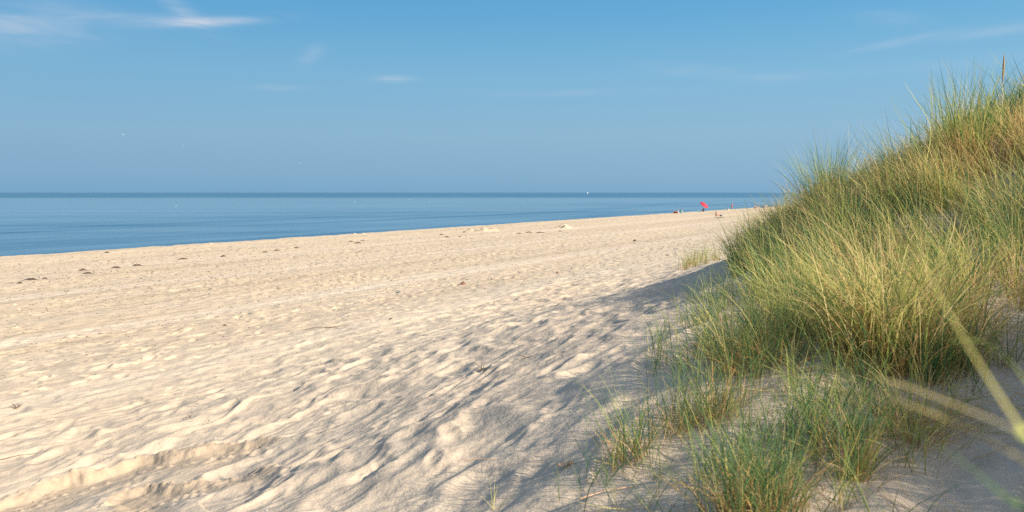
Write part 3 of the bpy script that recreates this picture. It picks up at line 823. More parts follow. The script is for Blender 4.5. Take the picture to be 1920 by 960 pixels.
twig([[(-.55, 0, 0), (-.3, .05, .03), (0, .02, .02), (.3, .1, .03), (.55, .08, .0)], [(-.1, .03, .02), (.1, -.08, .03), (.2, -.1, 0)]], .014, M_TWIG, 'driftwood_stick', 'thin dark stick in the middle of the beach among footprints', 'stick', 618, 616, R(20))
twig([[(-.22, 0, 0), (0, .02, .01), (.22, 0, 0)]], .006, M_TWIG, 'straight_twig', 'short straight twig on a sand ripple above the broken edge', 'twig', 33, 857, R(40))
twig(spray(7, .16, 5, .3), .006, M_TWIG, 'twig_bundle', 'small dark twigs in a hollow halfway to the dune foot', 'twigs', 905, 693)
twig(spray(6, .12, 6, .5), .005, M_TWIG, 'root_scrap', 'tiny root scrap on the sand above the twigs hollow', 'root', 988, 671)
twig([[(-.16, .02, 0), (-.06, .03, .015), (.05, .02, .02), (.17, -.04, .0)]], .0045, M_LEAFD, 'dry_straw', 'curved golden straw lying on sand in the streaked shade', 'straw', 912, 868, R(-8))
twig([[(-.2, -.05, 0), (-.05, 0, .015), (.1, .02, .02), (.22, .07, .01)]], .005, M_LEAFD, 'dry_straw', 'bent orange straw lying on shaded sand by the low wispy shoots', 'straw', 1150, 925, R(10))
for i, (px, py, w, mt, nm, lb, ct) in enumerate([
    (422, 611, 10, M_WRACK, 'seaweed_clod', 'lone dark clod on the open beach seaward of the thin stick', 'seaweed'),
    (733, 598, 8, M_WRACK, 'seaweed_clod', 'small black clod at the middle of the trampled beach, bigger of two', 'seaweed'),
    (695, 602, 5, M_WRACK, 'seaweed_clod', 'tiny black clod beside the bigger one at the middle of the beach', 'seaweed'),
    (868, 533, 22, M_WRACKB, 'brown_seaweed', 'reddish brown weed heap lying alone on the flat beach', 'seaweed'),
    (922, 524, 9, M_WRACKB, 'brown_seaweed', 'small brown weed scrap inland of the reddish heap', 'seaweed'),
    (1045, 512, 13, M_WRACKB, 'brown_seaweed', 'faint brown weed streak close to the wheel track', 'seaweed'),
    (1190, 452, 12, M_WRACK, 'seaweed_clod', 'dark weed scrap far up the beach before the orange shelter', 'seaweed')]):
    x, y, z = at(px, py); wm = w / F * y
    o = link(nm, lump(wm, wm * .5, wm * .22, 400 + i), mt); place(o, x, y, R(35) + i * .2)
    tag(o, lb, ct)
for i, (px, py, w, mt, nm, lb, ct) in enumerate([
    (405, 823, 5, M_SHELL, 'white_shell', 'tiny white shell in the shadowed bowl above the broken sand edge', 'shell'),
    (500, 958, 5, M_SHELL, 'white_shell', 'tiny white shell below the gullied sand wall at the bottom edge', 'shell')]):
    x, y, z = at(px, py); wm = w / F * y
    V = []; Fq = []
    for a_ in range(7):                                   # ribbed fan, domed
        for b_ in range(13):
            f = a_ / 6; th = R(-80 + 160 * b_ / 12)
            rr = wm * f * (1 + .03 * math.cos(b_ * math.pi))
            V.append((rr * math.sin(th), rr * math.cos(th) - wm * .4, wm * .3 * math.sin(math.pi * min(1, f)) + .003))
    for a_ in range(6):
        for b_ in range(12): Fq.append((a_ * 13 + b_, a_ * 13 + b_ + 1, a_ * 13 + b_ + 14, a_ * 13 + b_ + 13))
    o = link(nm, mesh_np(nm, V, Fq), mt); place(o, x, y, R(30 + 70 * i)); tag(o, lb, ct)
# dead leaf with a midrib fold
x, y, z = at(1062, 875)
V = []; Fq = []
for i in range(9):
    f = i / 8; w_ = .045 * math.sin(math.pi * min(1, .08 + f * .92)) ** .8
    for k, c in enumerate((-1, -.5, 0, .5, 1)):
        V.append((-.05 + .10 * f, c * w_ * .7, .008 + .014 * abs(c) + .03 * (f - .5) ** 2))
for i in range(8):
    for k in range(4): Fq.append((i * 5 + k, i * 5 + k + 1, i * 5 + k + 6, i * 5 + k + 5))
o = link('dead_leaf', mesh_np('dead_leaf', V, Fq), M_LEAFD); place(o, x, y, R(-10)); tag(o, 'orange brown dead leaf on the shaded sand beside the upright shoot', 'leaf')

def litter():
    n = 30000
    rr = rng.uniform(0, 1, n) ** .8; u = rng.uniform(-20, 160, n) * rr + 2; t = rng.uniform(3, 55, n)
    dn = fbm(u * .06, t * .3, 501, 3) + .35
    k = rng.uniform(-.5, 1, n) < dn
    u, t = u[k], t[k]; x, y = to_xy(u, t); r = np.hypot(x, y)
    k = y > 3; x, y, r, t = x[k], y[k], r[k], t[k]
    z = zat(x, y); n = len(x)
    sz = rng.uniform(.004, .018, n) * np.clip(r / 13, .45, 3.2)
    V = np.zeros((n, 5, 3)); a = rng.uniform(0, 6.28, n); el = rng.uniform(.4, 2.0, n)
    for c in range(4):
        b = a + c * math.pi / 2; s_ = sz * (el if c % 2 else 1)
        V[:, c] = np.stack([x + s_ * np.cos(b), y + s_ * np.sin(b), z - .003], 1)
    V[:, 4] = np.stack([x, y, z + sz * .6], 1)
    b = np.arange(n)[:, None, None] * 5
    T_ = b + np.array([[0, 1, 4], [1, 2, 4], [2, 3, 4], [3, 0, 4]])[None]
    return mesh_np('beach_litter', V.reshape(-1, 3), T_.reshape(-1, 3), False)
o = link('beach_litter', litter(), plain('litter', (.14, .095, .06), .9, .5, 3)); tag(o, 'fine dark specks of shell and weed strewn over the beach', 'litter', None, 'stuff')

# sand mounds
def mound(px, py, w, h, seed, label, peaks=4):
    x, y, z = at(px, py, False)
    wm = w / F * y; hm = h / F * y
    r_ = np.random.default_rng(seed)
    n = 44; V = []; Fq = []
    pk = [(r_.uniform(-.32, .32), r_.uniform(-.25, .25), r_.uniform(.5, 1), r_.uniform(.16, .3)) for _ in range(peaks)]
    gx = np.linspace(-.5, .5, n); X, Y = np.meshgrid(gx, gx)
    Z = np.zeros_like(X)
    for (a, b, c, s_) in pk: Z = np.maximum(Z, c * np.clip(1 - np.hypot(X - a, Y - b) / s_, 0, 1) ** .9)
    Z = np.maximum(Z, .4 * np.clip(1 - np.hypot(X / .48, Y / .45), 0, 1))
    Z = Z * (1 + .45 * fbm(X * 11 + seed, Y * 11, seed, 4, .6)) * hm * .85
    wx = x + X * wm; wy = y + Y * wm * .8
    G = ground(wx, wy)
    Vz = G + Z - .04 * (Z < .01 * hm) - z
    V = np.stack([X * wm, Y * wm * .8, Vz], -1).reshape(-1, 3)
    for i in range(n - 1):
        for k in range(n - 1): Fq.append((i * n + k, i * n + k + 1, (i + 1) * n + k + 1, (i + 1) * n + k))
    me = mesh_np('sand_mound', V, Fq)
    dv = np.clip(.45 + .8 * fbm(X * 7 + seed, Y * 7, seed + 3, 3), 0, 1) * (Z > .1 * hm)
    at_ = me.attributes.new('damp_dim', 'FLOAT', 'POINT'); at_.data.foreach_set('value', dv.ravel().astype(np.float32))
    o = link('sand_mound', me, M_SAND, None, (x, y, z)); tag(o, label, 'sand mound')
mound(900, 434, 75, 11, 11, 'broad lumpy sand mound on the beach crest, biggest of the heaps', 5)
mound(1058, 428, 60, 9, 15, 'steep pointed sand mound on the beach crest with a rough dark side', 4)
mound(672, 440, 32, 5, 13, 'low sand heap on the beach crest over three seaweed streaks', 3)
mound(392, 458, 18, 3.5, 14, 'tiny sand heap on the beach crest, the one closest to the sea side', 3)
mound(1005, 423, 9, 4, 17, 'small sand lump on the crest between the two big mounds', 2)
mound(1364, 394, 10, 3.2, 16, 'small sand heap on the crest beside the standing bather', 3)

# ------------------------------------------------------------------ people
M_SKIN = plain('skin', (.55, .33, .23), .6, .08, 8)
M_SKINR = plain('sunburnt_skin', (.60, .27, .17), .6, .08, 8)
M_RED = plain('red_cloth', (.50, .008, .02), .7, .1, 20)
M_DARK = plain('dark_cloth', (.035, .04, .06), .8, .2, 20)
M_WHITE = plain('white_cloth', (.70, .72, .74), .8, .05, 20)
M_SAIL = plain('sail_cloth', (.42, .45, .48), .8, .05, .2)
M_TEAL = plain('teal_cloth', (.02, .32, .30), .8, .1, 20)
M_ORANGE = plain('orange_cloth', (.80, .16, .03), .7, .1, 20)
M_CYAN = plain('cyan_cloth', (.10, .55, .68), .7, .1, 20)
M_HAIRB = plain('blond_hair', (.45, .28, .11), .7, .2, 60)
M_HAIRD = plain('dark_hair', (.03, .02, .018), .6, .2, 60)
M_POLE = plain('white_pole', (.7, .7, .7), .3, .05, 10)

def skin_body(name, J, mat, parent):
    """J: joints {name: (x,y,z,r)}; one continuous body with two hands of five fingers"""
    V = []; E = []; Rr = []
    def v(p, r): V.append(tuple(p)); Rr.append(r); return len(V) - 1
    ids = {k: v(p[:3], p[3]) for k, p in J.items()}
    def e(*ks):
        for a, b in zip(ks[:-1], ks[1:]): E.append((ids[a], ids[b]))
    e('pelvis', 'waist', 'chest', 'neck', 'head', 'crown')
    for s in 'lr':
        e('pelvis', 'hip' + s, 'knee' + s, 'ankle' + s, 'toe' + s)
        e('chest', 'sho' + s, 'elb' + s, 'wri' + s)
        w = np.array(J['wri' + s][:3]); el = np.array(J['elb' + s][:3])
        d = (w - el) / np.linalg.norm(w - el)
        sd = np.cross(d, [0.2, .9, .3]); sd /= np.linalg.norm(sd); up = np.cross(sd, d)
        palm = v(w + d * .07, .026); E.append((ids['wri' + s], palm))
        for k, (off, ln) in enumerate(((-.030, .066), (-.010, .078), (.010, .074), (.030, .058))):
            a = v(w + d * .10 + sd * off, .009); b = v(w + d * (.10 + ln * .55) + sd * off * 1.15 - up * .008, .008); c = v(w + d * (.10 + ln) + sd * off * 1.2 - up * .024, .006)
            E += [(palm, a), (a, b), (b, c)]
        a = v(w + d * .045 - sd * .035, .010); b = v(w + d * .085 - sd * .058 - up * .01, .008)
        E += [(palm, a), (a, b)]
    h = np.array(J['head'][:3]); f = np.array(J.get('face', (0, 1, 0, 0))[:3]); 
    nz = v(h + f * .115 + np.array([0, 0, -.005]), .012); E.append((ids['head'], nz))
    if 'face' in J:
        V[ids['face']] = tuple(h + f * .1 + np.array([0, 0, -.05])); Rr[ids['face']] = .03; E.append((ids['head'], ids['face']))
    me = bpy.data.meshes.new(name); me.from_pydata(V, E, [])
    o = bpy.data.objects.new(name, me); COL.objects.link(o)
    m = o.modifiers.new('skin', 'SKIN'); m.use_smooth_shade = True
    sv = me.skin_vertices[0].data if me.skin_vertices else None
    if sv is None:
        bpy.context.view_layer.objects.active = o
        me.skin_vertices_ensure() if hasattr(me, 'skin_vertices_ensure') else None
        sv = me.skin_vertices[0].data
    for i, r in enumerate(Rr): sv[i].radius = (r, r)
    for i in range(len(V)): sv[i].use_root = (i == ids['pelvis'])
    o.modifiers.new('sub', 'SUBSURF').render_levels = 1
    o.modifiers['sub'].levels = 1
    dg = bpy.context.evaluated_depsgraph_get()
    me2 = bpy.data.meshes.new_from_object(o.evaluated_get(dg)); me2.name = name
    o.modifiers.clear(); o.data = me2; bpy.data.meshes.remove(me)
    me2.materials.clear(); me2.materials.append(mat)
    for p in me2.polygons: p.use_smooth = True
    o.parent = parent
    return o

def rings(secs, mat, name, parent, cap=True):
    """cloth or hair as closed rings: (centre xyz, rx, ry, tilt axis z) from one end to the other"""
    V = []; Fq = []; n = 14
    for (c, a, b) in secs:
        for k in range(n):
            t = 2 * math.pi * k / n; V.append((c[0] + a * math.cos(t), c[1] + b * math.sin(t), c[2]))
    for i in range(len(secs) - 1):
        for k in range(n): Fq.append((i * n + k, i * n + (k + 1) % n, (i + 1) * n + (k + 1) % n, (i + 1) * n + k))
    b0 = len(V); V += [secs[0][0], secs[-1][0]]
    T3 = []
    me = bpy.data.meshes.new(name)
    faces = [tuple(f) for f in Fq]
    if cap:
        m_ = (len(secs) - 1) * n
        for k in range(n): faces += [(b0, (k + 1) % n, k), (b0 + 1, m_ + k, m_ + (k + 1) % n)]
    me.from_pydata(V, [], faces)
    for p in me.polygons: p.use_smooth = True
    return link(name, me, mat, parent)

def standing(arms='up'):
    J = dict(pelvis=(0, 0, .93, .125), waist=(0, 0, 1.08, .105), chest=(0, 0, 1.27, .135), neck=(0, 0, 1.44, .05), head=(0, .01, 1.56, .088), crown=(0, 0, 1.65, .055), face=(0, 1, 0, 0))
    for s, k in (('l', -1), ('r', 1)):
        J['hip' + s] = (.09 * k, 0, .86, .092); J['knee' + s] = (.10 * k, .02, .48, .058); J['ankle' + s] = (.11 * k, -.01, .09, .038); J['toe' + s] = (.13 * k, .15, .035, .03)
        J['sho' + s] = (.165 * k, 0, 1.38, .058); J['elb' + s] = (.21 * k, -.02, 1.10, .038); J['wri' + s] = (.20 * k, .08, .87, .026)
    if arms == 'up':
        J['elbl'] = (-.36, .05, 1.50, .038); J['wril'] = (-.17, .12, 1.62, .026)
    return J
def sitting(lean=-.1, knees=.42):
    J = dict(pelvis=(0, 0, .13, .13), waist=(0, lean * .5, .29, .11), chest=(0, lean, .50, .135), neck=(0, lean, .66, .05), head=(0, lean + .03, .78, .09), crown=(0, lean + .02, .88, .055), face=(0, 1, 0, 0))
    for s, k in (('l', -1), ('r', 1)):
        J['hip' + s] = (.10 * k, .04, .12, .095); J['knee' + s] = (.13 * k, .42, knees, .06); J['ankle' + s] = (.11 * k, .72, .08, .038); J['toe' + s] = (.12 * k, .88, .04, .03)
        J['sho' + s] = (.17 * k, lean, .60, .058); J['elb' + s] = (.26 * k, lean + .14, .38, .038); J['wri' + s] = (.15 * k, .34, knees - .02, .026)
    return J
def lying():
    J = dict(pelvis=(0, 0, .12, .115), waist=(0, -.17, .12, .10), chest=(0, -.36, .13, .125), neck=(0, -.53, .12, .05), head=(0, -.66, .12, .088), crown=(0, -.76, .12, .055), face=(0, 0, 1, 0))
    for s, k in (('l', -1), ('r', 1)):
        J['hip' + s] = (.09 * k, .06, .11, .09); J['knee' + s] = (.11 * k, .45, .09, .055); J['ankle' + s] = (.12 * k, .85, .06, .036); J['toe' + s] = (.15 * k, .92, .16, .028)
        J['sho' + s] = (.17 * k, -.47, .11, .055); J['elb' + s] = (.27 * k, -.22, .06, .036); J['wri' + s] = (.22 * k, .02, .05, .026)
    return J

def on_shore(px, t):
    """a spot at distance t towards the sea, seen in the direction of px"""
    c = (px - 960) / F; y = t / (SN - c * CS); x = c * y
    return x, y, float(ground(x, y))
def spot(px, py):
    """far spots: where the ground is, but never beyond the beach crest"""
    c = (px - 960) / F; 
    try: x, y, z = at(px, py, False, rmin=60)
    except ValueError: x, y = 0, 1e9
    if to_ut(x, y)[1] > 57.5: x, y, z = on_shore(px, 57.5)
    return x, y, float(ground(x, y))
def person(px, py, J, rz, skin, hair, label, top=None, bottom=None, longhair=False, scale=1.0, group=None, swim=None):
    x, y, z = spot(px, py)
    root = empty('person', (x, y, z - .01), rz); root.scale = (scale,) * 3
    tag(root, label, 'person', group)
    skin_body('body', J, skin, root)
    h = J['head']; up = J['face'][2] < .5
    if up:
        secs = [((h[0], h[1] - .03, h[2] - .04), .075, .07), ((h[0], h[1] - .03, h[2] + .02), .098, .088), ((h[0], h[1] - .015, h[2] + .07), .094, .094), ((h[0], h[1], h[2] + .115), .055, .06), ((h[0], h[1], h[2] + .13), .01, .01)]
        if longhair: secs = [((h[0], h[1] - .07, h[2] - .22), .05, .03), ((h[0], h[1] - .065, h[2] - .12), .07, .04)] + secs
        rings(secs, hair, 'hair', root)
        c = J['chest']; w = J['waist']; p = J['pelvis']
        if top is not None:
            rings([((p[0], p[1], p[2] + .06), .155, .13), ((w[0], w[1], w[2]), .145, .125), ((c[0], c[1], c[2]), .185, .15), ((c[0], c[1], c[2] + .09), .20, .115), ((c[0], c[1], c[2] + .135), .09, .075)], top, 'shirt', root)
        if swim is not None:
            rings([((c[0], c[1], c[2] - .05), .142, .135), ((c[0], c[1] + .01, c[2]), .150, .150), ((c[0], c[1], c[2] + .05), .146, .135)], swim, 'bikini_top', root)
        if bottom is not None:
            rings([((p[0], p[1], p[2] - .13), .165, .12), ((p[0], p[1], p[2] - .05), .185, .15), ((p[0], p[1], p[2] + .03), .165, .145), ((p[0], p[1], p[2] + .07), .148, .13)], bottom, 'shorts', root)
    else:
        rings([((h[0], h[1] - .04, .02), .09, .09), ((h[0], h[1] - .05, .10), .098, .085), ((h[0], h[1] - .06, .17), .07, .05)], hair, 'hair', root)
        if bottom is not None:
            p = J['pelvis']; rings([((0, .02, .015), .17, .17), ((0, .02, .14), .18, .17), ((0, .02, .235), .13, .10)], bottom, 'shorts', root)
    return root

person(1372, 391.5, standing('up'), R(155), M_SKIN, M_HAIRB, 'blond woman in a red bikini standing with an arm raised to her head', bottom=M_RED, swim=M_RED, longhair=True)
person(1343, 405, sitting(-.06, .40), R(-75), M_SKINR, M_HAIRD, 'sunburnt bather sitting alone on the sand beside a dark bag', bottom=M_DARK)
person(1415, 387.5, sitting(-.05, .45), R(-110), M_SKIN, M_HAIRD, 'dark haired bare backed man sitting at the seaward end of the group', bottom=M_DARK, scale=1.2)
person(1421, 387.5, sitting(-.25, .30), R(80), M_SKINR, M_HAIRD, 'bather leaning back on a white towel behind the thin green shoot', bottom=M_WHITE, scale=.95)
person(1434.5, 386.6, sitting(.02, .45), R(-60), M_SKIN, M_HAIRB, 'person in a white shirt sitting in the group at the dune grass', top=M_WHITE, bottom=M_DARK, scale=1.15)
person(1418, 392.5, lying(), R(-78), M_SKINR, M_HAIRD, 'bather lying flat on sand below the seated group', bottom=M_WHITE)
person(1318.5, 396.2, sitting(-.03, .45), R(20), M_SKIN, M_HAIRD, 'person in dark clothes sitting in the shade of the red parasol', top=M_DARK, bottom=M_DARK)
person(1276.8, 398.6, sitting(.0, .42), R(-30), M_SKIN, M_HAIRD, 'person in a teal shirt sitting near the orange shelter', top=M_TEAL, bottom=M_TEAL, scale=1.05)
person(1271.3, 399.2, sitting(.0, .40), R(60), M_SKIN, M_HAIRB, 'pale skinned bather sitting against the orange shelter', bottom=M_WHITE, scale=.85)

# ------------------------------------------------------------------ beach things
def parasol(px, py):
    x, y, z = spot(px, py)
    root = empty('parasol', (x, y, z - .2)); tag(root, 'tilted bright red parasol shading a seated person', 'parasol')
    n = 8; Rr = 1.15
    H = 1.75; tl = Vector((.50, -.42, .76)).normalized(); q = Vector((0, 0, 1)).rotation_difference(tl)
    V = []; Fq = []
    rg = 5
    for side_ in (0, 1):
        for i in range(rg + 1):
            f = i / rg
            for k in range(n * 4):
                a = 2 * math.pi * k / (n * 4); sc = 1 - .07 * abs(math.sin(a * n / 2)) * f
                rr = Rr * f * sc
                p = Vector((rr * math.cos(a), rr * math.sin(a), .42 * (1 - f ** 1.9) - .03 * abs(math.sin(a * n / 2)) * f - side_ * .012))
                V.append(tuple(q @ p + Vector((0, 0, H))))
    m = n * 4; o2 = (rg + 1) * m
    for i in range(rg):
        for k in range(m):
            a, b, c, d = i * m + k, i * m + (k + 1) % m, (i + 1) * m + (k + 1) % m, (i + 1) * m + k
            Fq.append((a, b, c, d)); Fq.append((o2 + d, o2 + c, o2 + b, o2 + a))
    for k in range(m):
        a, b = rg * m + k, rg * m + (k + 1) % m
        Fq.append((a, b, o2 + b, o2 + a))
    link('canopy', mesh_np('canopy', V, Fq), M_RED, root)
    def tube(name, a, b, r, mat):
        a = Vector(a); b = Vector(b); d = (b - a).normalized(); s1 = d.orthogonal().normalized(); s2 = d.cross(s1)
        V = [tuple(p + (s1 * math.cos(t) + s2 * math.sin(t)) * r) for p in (a, b) for t in [k * math.pi / 4 for k in range(8)]]
        Fq = [(k, (k + 1) % 8, 8 + (k + 1) % 8, 8 + k) for k in range(8)]
        return link(name, mesh_np(name, V, Fq), mat, root)
    tube('pole', (0, 0, 0), (0, 0, H), .022, M_POLE)
    tube('pole_top', (0, 0, H), tuple(Vector((0, 0, H)) + tl * .50), .018, M_POLE)
    for k in range(n):
        a = 2 * math.pi * (k + .5) / n
        tube('rib', tuple(q @ Vector((0, 0, .38)) + Vector((0, 0, H))), tuple(q @ Vector((Rr * .93 * math.cos(a), Rr * .93 * math.sin(a), -.02)) + Vector((0, 0, H))), .008, M_POLE)
parasol(1319.5, 396.3)

def shelter(px, py, w, h, mat, name, label, cat, rz):
    """half dome beach shelter, open on one side, with two hoops"""
    x, y, z = spot(px, py)
    root = empty(name, (x, y, z - .02), rz); tag(root, label, cat)
    V = []; Fq = []; na, nb = 12, 8
    for sh in (0, .02):
        for i in range(na + 1):
            for k in range(nb + 1):
                a = math.pi * i / na; b = math.pi / 2 * k / nb * 1.1
                r = 1 - sh / h
                V.append((w / 2 * r * math.cos(a) * math.cos(b * .75), -w * .42 * r * math.sin(b), h * r * math.sin(a) * math.cos(b * .8)))
    s_ = (na + 1) * (nb + 1)
    for i in range(na):
        for k in range(nb):
            a = i * (nb + 1) + k
            Fq.append((a, a + 1, a + nb + 2, a + nb + 1)); Fq.append((s_ + a + nb + 1, s_ + a + nb + 2, s_ + a + 1, s_ + a))
    link('canopy', mesh_np('canopy', V, Fq), mat, root)
    V = []; Fq = []
    for i in range(17):
        a = math.pi * i / 16
        for k in range(6):
            b = 2 * math.pi * k / 6; r = 1 + .02 * math.cos(b) / h
            V.append((w / 2 * r * math.cos(a), .02 * math.sin(b), h * r * math.sin(a)))
    for i in range(16):
        for k in range(6): Fq.append((i * 6 + k, i * 6 + (k + 1) % 6, (i + 1) * 6 + (k + 1) % 6, (i + 1) * 6 + k))
    link('hoop', mesh_np('hoop', V, Fq), M_POLE, root)
shelter(1266.5, 399.5, 1.15, .5, M_ORANGE, 'beach_shelter', 'low orange beach shelter on the crest, farthest seaward of the bathers', 'beach shelter', R(160))
shelter(1309.5, 397, .62, .42, M_CYAN, 'small_beach_tent', 'small cyan beach tent beside the red parasol', 'tent', R(200))

def bag(px, py, w, h, mat, label, name='beach_bag'):
    x, y, z = spot(px, py)
    root = empty(name, (x, y, z - .02), R(-20)); tag(root, label, 'bag')
    secs = []
    for f, s_ in ((0, .85), (.12, 1), (.5, 1.02), (.85, .85), (1, .55)): secs.append(((0, 0, h * f), w / 2 * s_, w * .28 * s_))
    rings(secs, mat, 'body', root)
    V = []; Fq = []
    for i in range(13):
        a = math.pi * i / 12
        for k in range(6):
            b = 2 * math.pi * k / 6; V.append((w * .2 * math.cos(a) * (1 + .1 * math.cos(b)), .015 * math.sin(b), h * .95 + h * .35 * math.sin(a) * (1 + .1 * math.cos(b))))
    for i in range(12):
        for k in range(6): Fq.append((i * 6 + k, i * 6 + (k + 1) % 6, (i + 1) * 6 + (k + 1) % 6, (i + 1) * 6 + k))
    link('handle', mesh_np('handle', V, Fq), mat, root)
bag(1351.5, 405.2, .50, .27, M_DARK, 'dark rounded bag on the sand beside the sunburnt bather')
bag(1429, 386.8, .7, .35, M_DARK, 'dark bag in the seated group, seaward of the white shirt')
bag(1440.5, 386.2, .25, .62, M_DARK, 'narrow dark bag standing upright beside the white shirt', 'tall_bag')

def cloth(px, py, w, l, mat, label, rz, name='towel', cat='towel'):
    x, y, z = spot(px, py)
    n = 12; V = []; Fq = []
    ca, sa = math.cos(rz), math.sin(rz)
    for i in range(n):
        for k in range(n):
            a = (i / (n - 1) - .5) * w; b = (k / (n - 1) - .5) * l
            X, Y = x + a * ca - b * sa, y + a * sa + b * ca
            V.append((X - x, Y - y, float(ground(X, Y)) + .05 + .012 * math.sin(i * 2.1 + k) - z))
    m = n * n
    V += [(a, b, c - .03) for a, b, c in V]
    for i in range(n - 1):
        for k in range(n - 1):
            a = i * n + k; Fq.append((a, a + n, a + n + 1, a + 1)); Fq.append((m + a, m + a + 1, m + a + n + 1, m + a + n))
    rim = [(i, 0) for i in range(n)] + [(n - 1, k) for k in range(1, n)] + [(i, n - 1) for i in range(n - 2, -1, -1)] + [(0, k) for k in range(n - 2, 0, -1)]
    ids = [i * n + k for i, k in rim]
    for a, b in zip(ids, ids[1:] + ids[:1]): Fq.append((a, b, m + b, m + a))
    o = link(name, mesh_np(name, V, Fq), mat, None, (x, y, z)); tag(o, label, cat)
cloth(1349, 408, 1.5, .75, M_DARK, 'dark mat spread on the sand in front of the sunburnt bather', 0, 'beach_mat', 'mat')
cloth(1423, 392.5, 1.7, .8, M_WHITE, 'white towel on the sand below the seated group', 0)
cloth(1422, 388, 1.5, .8, M_WHITE, 'white towel under the bather leaning back', 0)

# ------------------------------------------------------------------ sailboat, birds, buoys
def boat(px, d):
    v = ray(px, 361); x, y = v[0] * d, v[1] * d
    root = empty('sailboat', (x, y, 0), R(35)); tag(root, 'tiny white sailboat on the horizon', 'sailboat')
    secs = []
    V = []; Fq = []; n = 9
    for i in range(11):
        f = i / 10; Lx = -5 + 10 * f; w_ = 1.6 * math.sin(math.pi * (.12 + .88 * (1 - f)) ) ** .7 if f < 1 else .03
        for k in range(n):
            a = math.pi * k / (n - 1); V.append((Lx, -w_ * math.cos(a), 1.1 + .3 * f ** 2 - 1.5 * math.sin(a) ** .8))
    for i in range(10):
        for k in range(n - 1): Fq.append((i * n + k, i * n + k + 1, (i + 1) * n + k + 1, (i + 1) * n + k))
        Fq.append((i * n + n - 1, i * n, (i + 1) * n, (i + 1) * n + n - 1))
    link('hull', mesh_np('hull', V, Fq), M_WHITE, root)
    V = [(.5 + .09 * math.cos(k), .09 * math.sin(k), z) for z in (1, 14) for k in [j * math.pi / 3 for j in range(6)]]
    link('mast', mesh_np('mast', V, [(k, (k + 1) % 6, 6 + (k + 1) % 6, 6 + k) for k in range(6)]), M_POLE, root)
    def sail(name, A, B, C, belly):
        V = []; Fq = []; m = 10
        A, B, C = map(Vector, (A, B, C))
        for s_ in (0, .03):
            for i in range(m + 1):
                for k in range(m + 1):
                    f = i / m; g = k / m
                    p = A.lerp(B, f).lerp(C, g * 1.0) if False else (A * (1 - g) + (C * (1 - f) + B * f) * g)
                    V.append((p.x, p.y + belly * math.sin(math.pi * g) * math.sin(math.pi * f) + s_, p.z))
        q_ = (m + 1) ** 2
        for i in range(m):
            for k in range(m):
                a = i * (m + 1) + k; Fq.append((a, a + 1, a + m + 2, a + m + 1)); Fq.append((q_ + a + m + 1, q_ + a + m + 2, q_ + a + 1, q_ + a))
        link(name, mesh_np(name, V, Fq), M_SAIL, root)
    sail('mainsail', (.4, 0, 14), (.4, 0, 2), (-4.6, 0, 2.2), .6)
    sail('jib', (.6, 0, 12), (.7, 0, 1.8), (4.8, 0, 1.5), .5)
boat(1102, 5200)

M_GULL = plain('gull_feathers', (.55, .57, .60), .8, .08, 5)
M_BILL = plain('gull_bill', (.7, .45, .05), .5, .05, 5)
def gull_mesh(flap):
    V = []; Fq = []; n = 8
    S = [(-.30, .012, .03), (-.22, .05, .02), (-.1, .075, .0), (.02, .08, .0), (.12, .06, .015), (.17, .038, .03), (.22, .045, .035), (.27, .03, .03), (.29, .008, .025)]
    for (X, r, z) in S:
        for k in range(n):
            a = 2 * math.pi * k / n; V.append((r * math.cos(a), X, z + r * math.sin(a)))
    for i in range(len(S) - 1):
        for k in range(n): Fq.append((i * n + k, i * n + (k + 1) % n, (i + 1) * n + (k + 1) % n, (i + 1) * n + k))
    # wings, joined at the shoulder: arched, swept, thick near the root
    for s in (-1, 1):
        b = len(V)
        prof_ = [(.05, .10, -.08, .02), (.25, .13, -.06, .02), (.45, .09, -.08, .012), (.62, -.0, -.12, .006), (.72, -.12, -.15, .003)]
        for (w, f, r_, th) in prof_:
            z = flap * (w / .45 if w < .45 else 1 - .35 * (w - .45) / .27) * .14 + .02
            V += [(s * w, f, z), (s * w, (f + r_) / 2, z + th), (s * w, r_, z), (s * w, (f + r_) / 2, z - th)]
        for i in range(4):
            for k in range(4): Fq.append((b + i * 4 + k, b + i * 4 + (k + 1) % 4, b + (i + 1) * 4 + (k + 1) % 4, b + (i + 1) * 4 + k))
    # tail fan
    b = len(V); V += [(-.03, -.26, .03), (.03, -.26, .03), (.08, -.42, .03), (-.08, -.42, .03), (-.03, -.26, .02), (.03, -.26, .02), (.08, -.42, .025), (-.08, -.42, .025)]
    Fq += [(b, b + 1, b + 2, b + 3), (b + 7, b + 6, b + 5, b + 4), (b + 2, b + 1, b + 5, b + 6), (b, b + 3, b + 7, b + 4), (b + 3, b + 2, b + 6, b + 7)]
    return mesh_np('gull', V, Fq)
def gull(px, py, d, rz, flap, label, s=1.0):
    v = eye(px, py, d)
    o = link('gull', gull_mesh(flap), M_GULL, None, v, (R(20) * flap, R(25), rz)); o.scale = (s * 1.1,) * 3
    tag(o, label, 'gull', 'gulls flying over the sea')
    V = [(.010 * math.cos(k), .28, .025 + .010 * math.sin(k)) for k in [j * math.pi / 2 for j in range(4)]] + [(0, .345, .018)]
    b = link('bill', mesh_np('bill', V, [(0, 1, 4), (1, 2, 4), (2, 3, 4), (3, 0, 4)]), M_BILL, o)
gull(130, 171, 330, R(70), 1, 'white gull flying highest over the sea')
gull(231, 252, 420, R(-50), -.6, 'white gull flying in the middle of the loose flock')
gull(158, 270, 520, R(90), .4, 'pale gull below and seaward of the flock middle, wings level')
gull(343, 273, 430, R(-80), 1, 'white gull flying at mid height, inland of the flock middle')
gull(394, 315, 400, R(30), -1, 'white gull flying low with wings bent down')
gull(562, 306, 560, R(-60), .8, 'faint gull flying low, farthest inland of the flock')
gull(98, 346, 520, R(80), .6, 'gull skimming just above the horizon')
